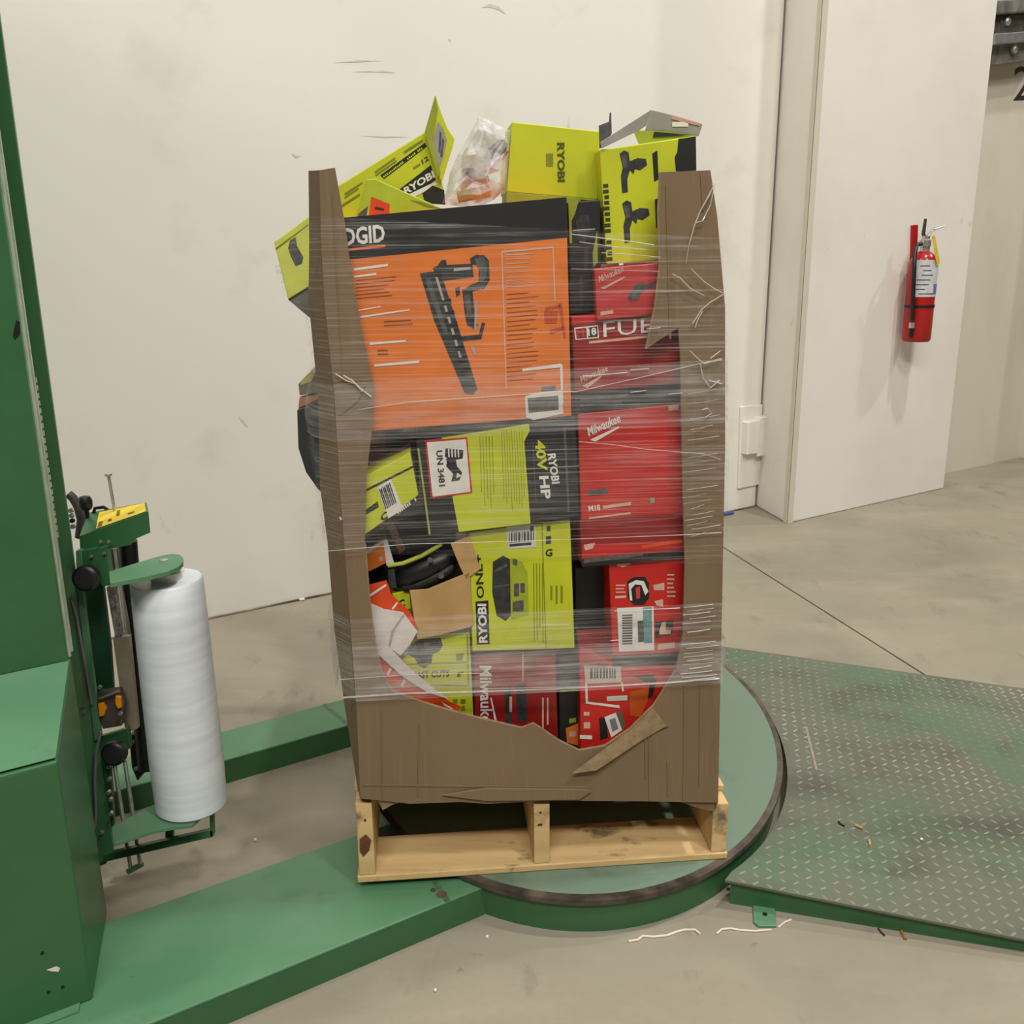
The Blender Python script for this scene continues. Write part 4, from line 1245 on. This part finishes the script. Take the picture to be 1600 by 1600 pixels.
# --- lime open flap with orange sticker in front
Q = [(572, 280), (586, 279), (692, 326), (690, 332), (556, 344)]
r, p = goods('tool_box', 'lime carton corner with an orange sticker above the black band', Q, .03, .05, M('lime_carton_dull', (176, 190, 40), .55))
ink('orange_sticker', p, [[(580, 307), (609, 319), (608, 336), (576, 340)]], ORANGE2, r)
ink('sticker_print', p, [[(586, 323), (600, 326), (600, 329), (586, 327)]], INK_DG, r, .0010)
ink('grey_edge', p, [[(560, 334), (575, 322), (572, 342), (558, 344)]], INK_G, r, .0006)
ink('white_edge', p, [[(640, 312), (660, 316), (690, 326), (668, 324)]], OLIVE, r, .0006)

# --- boxes bulging out on the left side; film haze painted into their pale colours
Q = [(428, 378), (556, 284), (562, 399), (450, 468)]
r, p = goods('tool_box', 'lime box corner bulging out left of the bin under the film', Q, .25, .2, M('lime_pale', (206, 214, 96), .5))
ink('tool_picture', p, [[(453, 376), (462, 370), (464, 384), (474, 402), (472, 412), (462, 416), (455, 402), (450, 388)]], INK_G, r)
ink('printed_line', p, [[(430, 388), (482, 350), (482, 352), (431, 391)]], OLIVE, r)
slab('dark_side', FR.back(.255), [(450, 468), (562, 399), (562, 540), (482, 495)], .15, M('carton_grey', (112, 112, 104), .6), r)
Q = [(464, 641), (570, 598), (570, 830), (497, 765), (478, 738), (466, 700)]
r, p = goods('tool_box', 'black box corner bulging out left of the bin below the lime corner', Q, .30, .16, M('black_film_haze', (62, 66, 64), .5))
Q = [(466, 600), (484, 583), (540, 586), (540, 608), (468, 618)]
r, p = goods('tool_box', 'grey and yellow box corner above the bulging black box', Q, .31, .15, M('carton_grey2', (132, 130, 118), .6))
ink('lime_patch', p, [[(470, 596), (484, 584), (492, 584), (486, 596), (470, 602)]], M('lime_film_haze', (196, 196, 120), .6), r)
slab('orange_strip', FR.back(.315), [(468, 621), (500, 614), (500, 622), (466, 638)], .02, M('orange_film_haze', (196, 146, 112), .6), r)

# --- clear bag with small tool on top
bag = thing('plastic_bag', FR.back(.14).at(745, 318), 'crumpled clear plastic bag with a small grey and red tool on top', 'plastic bag')
BAGM = bpy.data.materials.new('clear_bag')
BAGM.use_nodes = True
nt = BAGM.node_tree
nt.nodes.clear()
out = nt.nodes.new('ShaderNodeOutputMaterial')
mixs = nt.nodes.new('ShaderNodeMixShader')
tr = nt.nodes.new('ShaderNodeBsdfTransparent')
pb = nt.nodes.new('ShaderNodeBsdfPrincipled')
pb.inputs['Base Color'].default_value = (.78, .76, .74, 1)
pb.inputs['Roughness'].default_value = .25
nz = nt.nodes.new('ShaderNodeTexNoise')
nz.inputs['Scale'].default_value = 34
nz.inputs['Detail'].default_value = 4
tcn = nt.nodes.new('ShaderNodeTexCoord')
mr = nt.nodes.new('ShaderNodeMapRange')
mr.inputs[1].default_value, mr.inputs[2].default_value, mr.inputs[3].default_value, mr.inputs[4].default_value = .4, .65, .18, .8
nt.links.new(tcn.outputs['Object'], nz.inputs['Vector'])
nt.links.new(nz.outputs['Fac'], mr.inputs[0])
nt.links.new(mr.outputs[0], mixs.inputs[0])
nt.links.new(tr.outputs[0], mixs.inputs[1])
nt.links.new(pb.outputs[0], mixs.inputs[2])
nt.links.new(mixs.outputs[0], out.inputs[0])
bo = [(690, 318), (697, 300), (703, 270), (716, 240), (732, 212), (748, 183), (760, 186), (798, 205), (797, 235), (794, 270), (790, 295), (772, 312), (750, 322), (715, 322)]
bp_ = FR.back(.10)
bc = np.mean([bp_.at(*q) for q in bo], axis=0)
rim_ = [bp_.at(*q) for q in bo]
v, f = [], []
nb = len(rim_)
for lay, (sc_, dz) in enumerate(((1, .0), (.72, .028), (.36, .036))):
    for i, q in enumerate(rim_):
        j = random.uniform(-.005, .005) if lay else 0
        v.append(bc + (q - bc) * sc_ + NF * (dz + j))
for lay in range(2):
    for i in range(nb):
        a, b = lay * nb + i, lay * nb + (i + 1) % nb
        f.append((a, b, b + nb, a + nb))
f.append(tuple(range(2 * nb, 3 * nb)))
base = len(v)
for i, q in enumerate(rim_):
    v.append(bc + (q - bc) * .7 - NF * .03)
for i in range(nb):
    f.append((i, base + i, base + (i + 1) % nb, (i + 1) % nb))
f.append(tuple(range(base, base + nb)))
mesh('bag_film', v, f, BAGM, bag)
bt = bp_.back(-.002)
MB().tube([bt.at(*q) for q in [(722, 268), (735, 272), (752, 282), (764, 280)]], [.006, .011, .010, .005], 10).build('grey_tool', INK_G, bag, True)
MB().tube([bt.at(*q) for q in [(760, 250), (770, 240), (784, 228), (790, 222)]], [.008, .012, .012, .006], 10).build('grey_handle', INK_G, bag, True)
MB().tube([bt.back(-.012).at(*q) for q in [(762, 262), (772, 252), (786, 248), (793, 236)]], .0016, 8).build('red_cord', RED, bag, True)
MB().tube([bt.back(-.012).at(*q) for q in [(722, 270), (738, 284), (752, 286)]], .0016, 8).build('red_cord', RED, bag, True)
slab('paper_insert', bp_.back(.02), [(722, 240), (748, 200), (790, 215), (770, 262), (720, 300)], .001, M('paper_cream', (222, 214, 196), .7), bag)
MB().tube([bp_.back(.01).at(*q) for q in [(715, 308), (735, 304), (765, 298)]], .010, 8).build('yellow_item', M('dull_yellow', (176, 170, 110), .6), bag, True)

# --- orange and white torn sheet, lower left
sh = thing('packing_sheet', FR.back(.02).at(640, 1105), 'torn orange and white packing sheet hanging inside the lower left tear', 'packing sheet')
slab('orange_sheet', FR.back(.030), [(568, 916), (604, 907), (612, 930), (640, 955), (650, 975), (655, 985), (630, 975), (606, 955), (575, 946)], .002, ORANGE2, sh)
ink('white_line', FR.back(.030), [[(575, 930), (603, 912), (604, 915), (576, 934)], [(612, 950), (620, 940), (622, 942), (614, 953)]], WHITE, sh, .001)
slab('white_sheet', FR.back(.026), [(568, 938), (600, 952), (630, 957), (652, 987), (640, 1008), (626, 1024), (608, 1012), (606, 1022), (588, 1020), (570, 985)], .002, M('white_sheet', (222, 214, 208), .5), sh)
ink('sheet_fold', FR.back(.026), [[(606, 1012), (612, 985), (630, 960), (632, 961), (616, 986), (609, 1014)]], M('fold_grey', (170, 160, 152), .6), sh, .001)
slab('orange_sheet', FR.back(.022), [(586, 1018), (606, 1014), (640, 1040), (612, 1022), (700, 1095), (722, 1105), (710, 1116), (660, 1100), (600, 1070), (586, 1040)], .002, ORANGE2, sh)
slab('white_band', FR.back(.016), [(588, 1020), (606, 1010), (640, 1044), (680, 1078), (700, 1092), (668, 1082), (630, 1058)], .002, M('white_band', (214, 204, 196), .5), sh)
ink('white_chevron', FR.back(.022), [[(604, 1052), (610, 1042), (612, 1046), (606, 1056)], [(626, 1070), (632, 1060), (634, 1064), (628, 1074)], [(690, 1096), (706, 1106), (708, 1109), (694, 1102)]], WHITE, sh, .001)

# ------------------------------------------------------------------ stretch film around the load
def film_material(name, base, peak, lo=.48, hi=.78, vs_=160, gl=.3):
    m = bpy.data.materials.new(name)
    m.use_nodes = True
    nt = m.node_tree
    nt.nodes.clear()
    L = nt.links.new
    out = nt.nodes.new('ShaderNodeOutputMaterial')
    mix = nt.nodes.new('ShaderNodeMixShader')
    tr = nt.nodes.new('ShaderNodeBsdfTransparent')
    b = nt.nodes.new('ShaderNodeBsdfPrincipled')
    b.inputs['Base Color'].default_value = (.82, .80, .77, 1)
    b.inputs['Roughness'].default_value = .24
    uv = nt.nodes.new('ShaderNodeUVMap')
    mp = nt.nodes.new('ShaderNodeMapping')
    mp.inputs['Scale'].default_value = (2.2, vs_, 1)
    mp.inputs['Rotation'].default_value = (0, 0, 0)
    nz = nt.nodes.new('ShaderNodeTexNoise')
    nz.inputs['Scale'].default_value = 1.0
    nz.inputs['Detail'].default_value = 5
    nz.inputs['Roughness'].default_value = .7
    mr = nt.nodes.new('ShaderNodeMapRange')
    mr.inputs[1].default_value, mr.inputs[2].default_value = lo, hi
    mr.inputs[3].default_value, mr.inputs[4].default_value = base, peak
    mp2 = nt.nodes.new('ShaderNodeMapping')
    mp2.inputs['Scale'].default_value = (9, 30, 1)
    nz2 = nt.nodes.new('ShaderNodeTexNoise')
    nz2.inputs['Scale'].default_value = 1.0
    nz2.inputs['Detail'].default_value = 3
    mr2 = nt.nodes.new('ShaderNodeMapRange')
    mr2.inputs[1].default_value, mr2.inputs[2].default_value = .35, .65
    mr2.inputs[3].default_value, mr2.inputs[4].default_value = .45, 1.25
    mul = nt.nodes.new('ShaderNodeMath')
    mul.operation = 'MULTIPLY'
    mul.use_clamp = True
    bp = nt.nodes.new('ShaderNodeBump')
    bp.inputs['Strength'].default_value = .5
    bp.inputs['Distance'].default_value = .006
    L(uv.outputs[0], mp.inputs[0]); L(mp.outputs[0], nz.inputs['Vector']); L(nz.outputs['Fac'], mr.inputs[0])
    L(uv.outputs[0], mp2.inputs[0]); L(mp2.outputs[0], nz2.inputs['Vector']); L(nz2.outputs['Fac'], mr2.inputs[0])
    L(mr.outputs[0], mul.inputs[0]); L(mr2.outputs[0], mul.inputs[1])
    L(mul.outputs[0], mix.inputs[0])
    L(nz.outputs['Fac'], bp.inputs['Height']); L(bp.outputs[0], b.inputs['Normal'])
    L(tr.outputs[0], mix.inputs[1]); L(b.outputs[0], mix.inputs[2]); L(mix.outputs[0], out.inputs[0])
    return m


def sz_table(pl, pts):
    t = sorted((pl.at(*p)[2], float(np.dot(pl.at(*p) - po, D))) for p in pts)
    return [a for a, _ in t], [b for _, b in t]


TF, TL, TR = sz_table(CF_, left_fold), sz_table(pb_, lout), sz_table(CF_, right_out)


def bulge(z):
    return .075 * math.exp(-((z - 1.27) / .07) ** 2) + .035 * math.exp(-((z - 1.0) / .1) ** 2)


film = thing('stretch_film', fp(PL / 2, CD_ / 2, .45), 'clear stretch film wrapped in bands around the bin and its goods', 'stretch film')


def film_band(tl, tr_, bl, br_, off, mat):
    """px heights of the band's top and bottom edge at its left and right front corner"""
    ztl, ztr = CF_.at(505, tl)[2], CF_.at(1128, tr_)[2]
    zbl, zbr = CF_.at(530, bl)[2], CF_.at(1128, br_)[2]
    rows = max(10, int((ztl - zbl) / .02))
    nfc = 22
    V, UV, F = [], [], []
    ncol = None
    for r_ in range(rows + 1):
        t = r_ / rows
        row = []
        zl, zr = zbl + (ztl - zbl) * t, zbr + (ztr - zbr) * t
        for c in range(nfc + 1):
            k = c / nfc
            z = zl + (zr - zl) * k
            s0, s1 = np.interp(z, *TF), np.interp(z, *TR)
            row.append((s0 + (s1 - s0) * k, -.004 - off, z))
        s1 = np.interp(zr, *TR)
        row += [(s1 + .004 + off, .01, zr), (s1 - .006 + off, .3, zr), (s1 - .02 + off, CD_, zr), (s1 - .05, CD_ + .01 + off, zr)]
        sb = .02
        row += [(.35, CD_ + .01 + off, (zl + zr) / 2), (sb, CD_ + .01 + off, zl), (-.02 - off, CD_ - .02, zl)]
        so = np.interp(zl, *TL)
        row += [(min(so, 0) - bulge(zl) * .8 - off - .01, .45, zl), (so - bulge(zl) - off - .006, .24, zl), (so - .5 * bulge(zl) - off - .003, .10, zl), (so - .003 - off, .05, zl)]
        s0 = np.interp(zl, *TF)
        row.append((s0 - .001, -.004 - off, zl))
        ncol = len(row)
        acc = 0
        for i, (s, e, z) in enumerate(row):
            if i:
                acc += math.hypot(s - row[i - 1][0], e - row[i - 1][1])
            V.append(fp(s, e, z))
            UV.append((acc, z + off * 37))
    for r_ in range(rows):
        for c in range(ncol - 1):
            a = r_ * ncol + c
            F.append((a, a + 1, a + ncol + 1, a + ncol))
    o = mesh('film_band', V, F, mat, film, True)
    me = o.data
    ul = me.uv_layers.new(name='UVMap')
    for lp in me.loops:
        ul.data[lp.index].uv = UV[lp.vertex_index]
    return o


film_band(338, 372, 868, 800, .004, film_material('film_thin', .02, .40, .50, .74, 240))
film_band(600, 560, 690, 660, .006, film_material('film_fold_band', .06, .36, .42, .72, 150))
film_band(700, 690, 862, 880, .008, film_material('film_mid', .02, .30, .52, .75, 260))
film_band(968, 940, 1092, 1064, .006, film_material('film_low', .05, .40, .46, .72, 220))
film_band(1010, 1000, 1094, 1066, .009, film_material('film_low_heavy', .10, .42, .42, .7, 150))
ROPE = M('film_rope', (226, 222, 216), .15, 0, .1, 40, alpha=.38)
SHEEN = M('film_sheen', (230, 226, 220), .15, 0, .08, 60, alpha=.5)  # whitish strips: highlights of the film wrinkles put into the colour


def rope(pts, r, mat=ROPE, off=.013, seg=6, flat=.6):
    MB().tube([FR.back(-off).at(*q) for q in pts], r, seg, flat=flat).build('film_fold', mat, film, True)


rope([(536, 1090), (640, 1083), (740, 1081), (850, 1077), (950, 1072), (1040, 1067), (1124, 1060)], .0028)
rope([(530, 1062), (640, 1054), (760, 1052)], .0012)
rope([(500, 862), (640, 850), (800, 846), (905, 842), (1060, 836), (1128, 832)], .0012)
rope([(560, 640), (640, 628), (760, 620), (880, 612), (900, 612), (1000, 590), (1128, 560)], .0014)
rope([(905, 690), (960, 695), (1010, 702), (1060, 706), (1100, 709), (1126, 718)], .0012)
rope([(760, 731), (820, 733), (905, 728)], .0008)
# twisted film tail at the right post top
rope([(1117, 286), (1108, 305), (1094, 330), (1085, 352), (1076, 385), (1072, 412)], [.0010, .0025, .0018, .0024, .0012, .0006], SHEEN, .012)
rope([(1117, 288), (1110, 320), (1098, 345), (1087, 348)], .0016, SHEEN, .014)
for q, rr_ in ([(1050, 428), (1062, 434), (1078, 450), (1100, 462)], .003), ([(1080, 420), (1100, 440), (1118, 452), (1130, 458)], .0025), ([(1130, 460), (1110, 472), (1096, 484), (1082, 506)], .003), ([(1098, 486), (1090, 500), (1086, 512)], .0035), ([(1078, 548), (1090, 560), (1100, 568), (1128, 562)], .003), \
        ([(1094, 568), (1098, 590), (1110, 606), (1124, 594)], .004), ([(1110, 560), (1126, 548)], .003), ([(1108, 594), (1128, 600)], .004), ([(1097, 640), (1106, 638), (1112, 646), (1102, 652)], .003):
    rope(q, rr_ * .5, SHEEN, .014)
# horizontal wrinkle sheens across the right post
for i, y in enumerate([612, 628, 652, 668, 672, 685, 712, 722, 735, 762, 775, 784, 792, 802, 810, 818, 824, 835]):
    x0 = random.uniform(1066, 1082)
    x1 = random.uniform(1098, 1128)
    rope([(x0, y + 3), ((x0 + x1) / 2, y), (x1, y - 4)], random.uniform(.0005, .0011), SHEEN, .0145, 5, .4)
for y in [946, 952, 958, 964, 972, 985, 1004, 1010, 1018, 1024, 1030, 1036, 1042, 1050, 1056, 1060]:
    x0 = random.uniform(1062, 1078)
    x1 = random.uniform(1108, 1124)
    rope([(x0, y + 3), ((x0 + x1) / 2, y + 1), (x1, y - 2)], random.uniform(.0006, .0018), SHEEN, .0145, 5, .4)
# bright creases over the top band and red boxes
for pts, rr_ in (([(893, 366), (940, 372), (990, 378), (1022, 383)], .0020), ([(905, 378), (960, 386), (1010, 390)], .0016), ([(940, 395), (990, 398), (1032, 402)], .0014), ([(893, 420), (1030, 424)], .0008), ([(910, 588), (935, 586), (980, 582)], .0018), ([(985, 578), (1014, 576)], .0022), ([(985, 613), (1010, 610)], .0018),
                 ([(895, 360), (930, 358)], .0014), ([(1044, 616), (1066, 614)], .0016), ([(1010, 514), (1032, 512)], .0016), ([(760, 1076), (905, 1073)], .001), ([(960, 955), (1062, 950)], .0016), ([(954, 1001), (968, 1000)], .0016), ([(845, 977), (890, 976)], .001)):
    rope(pts, rr_, SHEEN, .0135, 5, .5)
for q in ([(524, 584), (540, 594), (556, 600)], [(536, 586), (552, 596), (566, 612)], [(548, 592), (562, 606), (580, 620)]):
    rope(q, .0022, SHEEN, .013)
rope([(531, 808), (533, 812)], .003, SHEEN, .013)

# ------------------------------------------------------------------ small litter
CORD = M('white_string', (220, 208, 188), .7)
def litter(name, label, cat, pts, r, mat, z=None):
    w = [onz(*q) if z is None else ramp_top(onz(q[0], q[1], z)) for q in pts]
    w = [p + V3(0, 0, r * .9) for p in w]
    o = MB().tube(w, r, 6).build(name, mat, None, True)
    return tag(o, label, cat)
litter('string_scrap', 'white string scrap on the floor in front of the turntable', 'string', [(982, 1472), (996, 1470), (1004, 1464), (1022, 1465), (1042, 1463), (1058, 1457), (1070, 1454), (1086, 1454), (1094, 1461)], .0022, CORD)
litter('string_scrap', 'white string scrap on the floor beside the ramp anchor tab', 'string', [(1120, 1460), (1128, 1453), (1142, 1452), (1160, 1455), (1180, 1456), (1205, 1454)], .0020, CORD)
litter('string_scrap', 'short string scrap on the floor under the ramp side', 'string', [(1216, 1450), (1226, 1442), (1236, 1438)], .0018, CORD)
litter('wood_splinter', 'black splinter lying on the ramp', 'splinter', [(1310, 1285), (1313, 1289), (1319, 1292)], .0022, INK, .05)
litter('wood_splinter', 'pale splinter lying on the ramp beside the black splinter', 'splinter', [(1336, 1290), (1341, 1292), (1348, 1295)], .003, CARD_K, .05)
litter('wood_splinter', 'pale upright splinter lying on the ramp below the others', 'splinter', [(1358, 1313), (1359, 1318), (1359, 1321)], .003, CARD_K, .05)
litter('paper_scrap', 'tiny white scrap lying on the right half of the ramp', 'scrap', [(1438, 1312), (1442, 1313)], .003, WHITE, .043)
litter('wood_splinter', 'brown twig on the floor at the ramp side', 'splinter', [(1408, 1456), (1411, 1462), (1415, 1469)], .003, M('twig', (150, 110, 50), .7))
litter('wood_splinter', 'dark twig on the floor at the ramp side', 'splinter', [(1372, 1452), (1377, 1458), (1382, 1463)], .002, INK_DG)
litter('paper_scrap', 'white paper scrap at the foot of the back wall by the roll', 'scrap', [(330, 962), (345, 961)], .008, WHITE)
litter('cardboard_scrap', 'brown cardboard scrap at the foot of the back wall', 'scrap', [(392, 950), (404, 948), (418, 946)], .010, CARD_K)
litter('paper_scrap', 'white paper scrap at the foot of the back wall beside the bin', 'scrap', [(468, 939), (476, 938)], .006, WHITE)
litter('tape_scrap', 'blue tape scrap on the floor at the wall right of the bin', 'scrap', [(1130, 806), (1145, 803)], .010, M('blue_tape', (70, 84, 140), .5))
litter('paper_scrap', 'tiny white scrap on the floor between the two base beams', 'scrap', [(398, 1313), (401, 1314)], .003, WHITE)
litter('paper_scrap', 'tiny white scrap on the floor in front of the near beam', 'scrap', [(760, 1465), (763, 1466)], .003, WHITE)
litter('paper_scrap', 'tiny white scrap on the floor low in front', 'scrap', [(679, 1549), (682, 1549)], .003, WHITE)
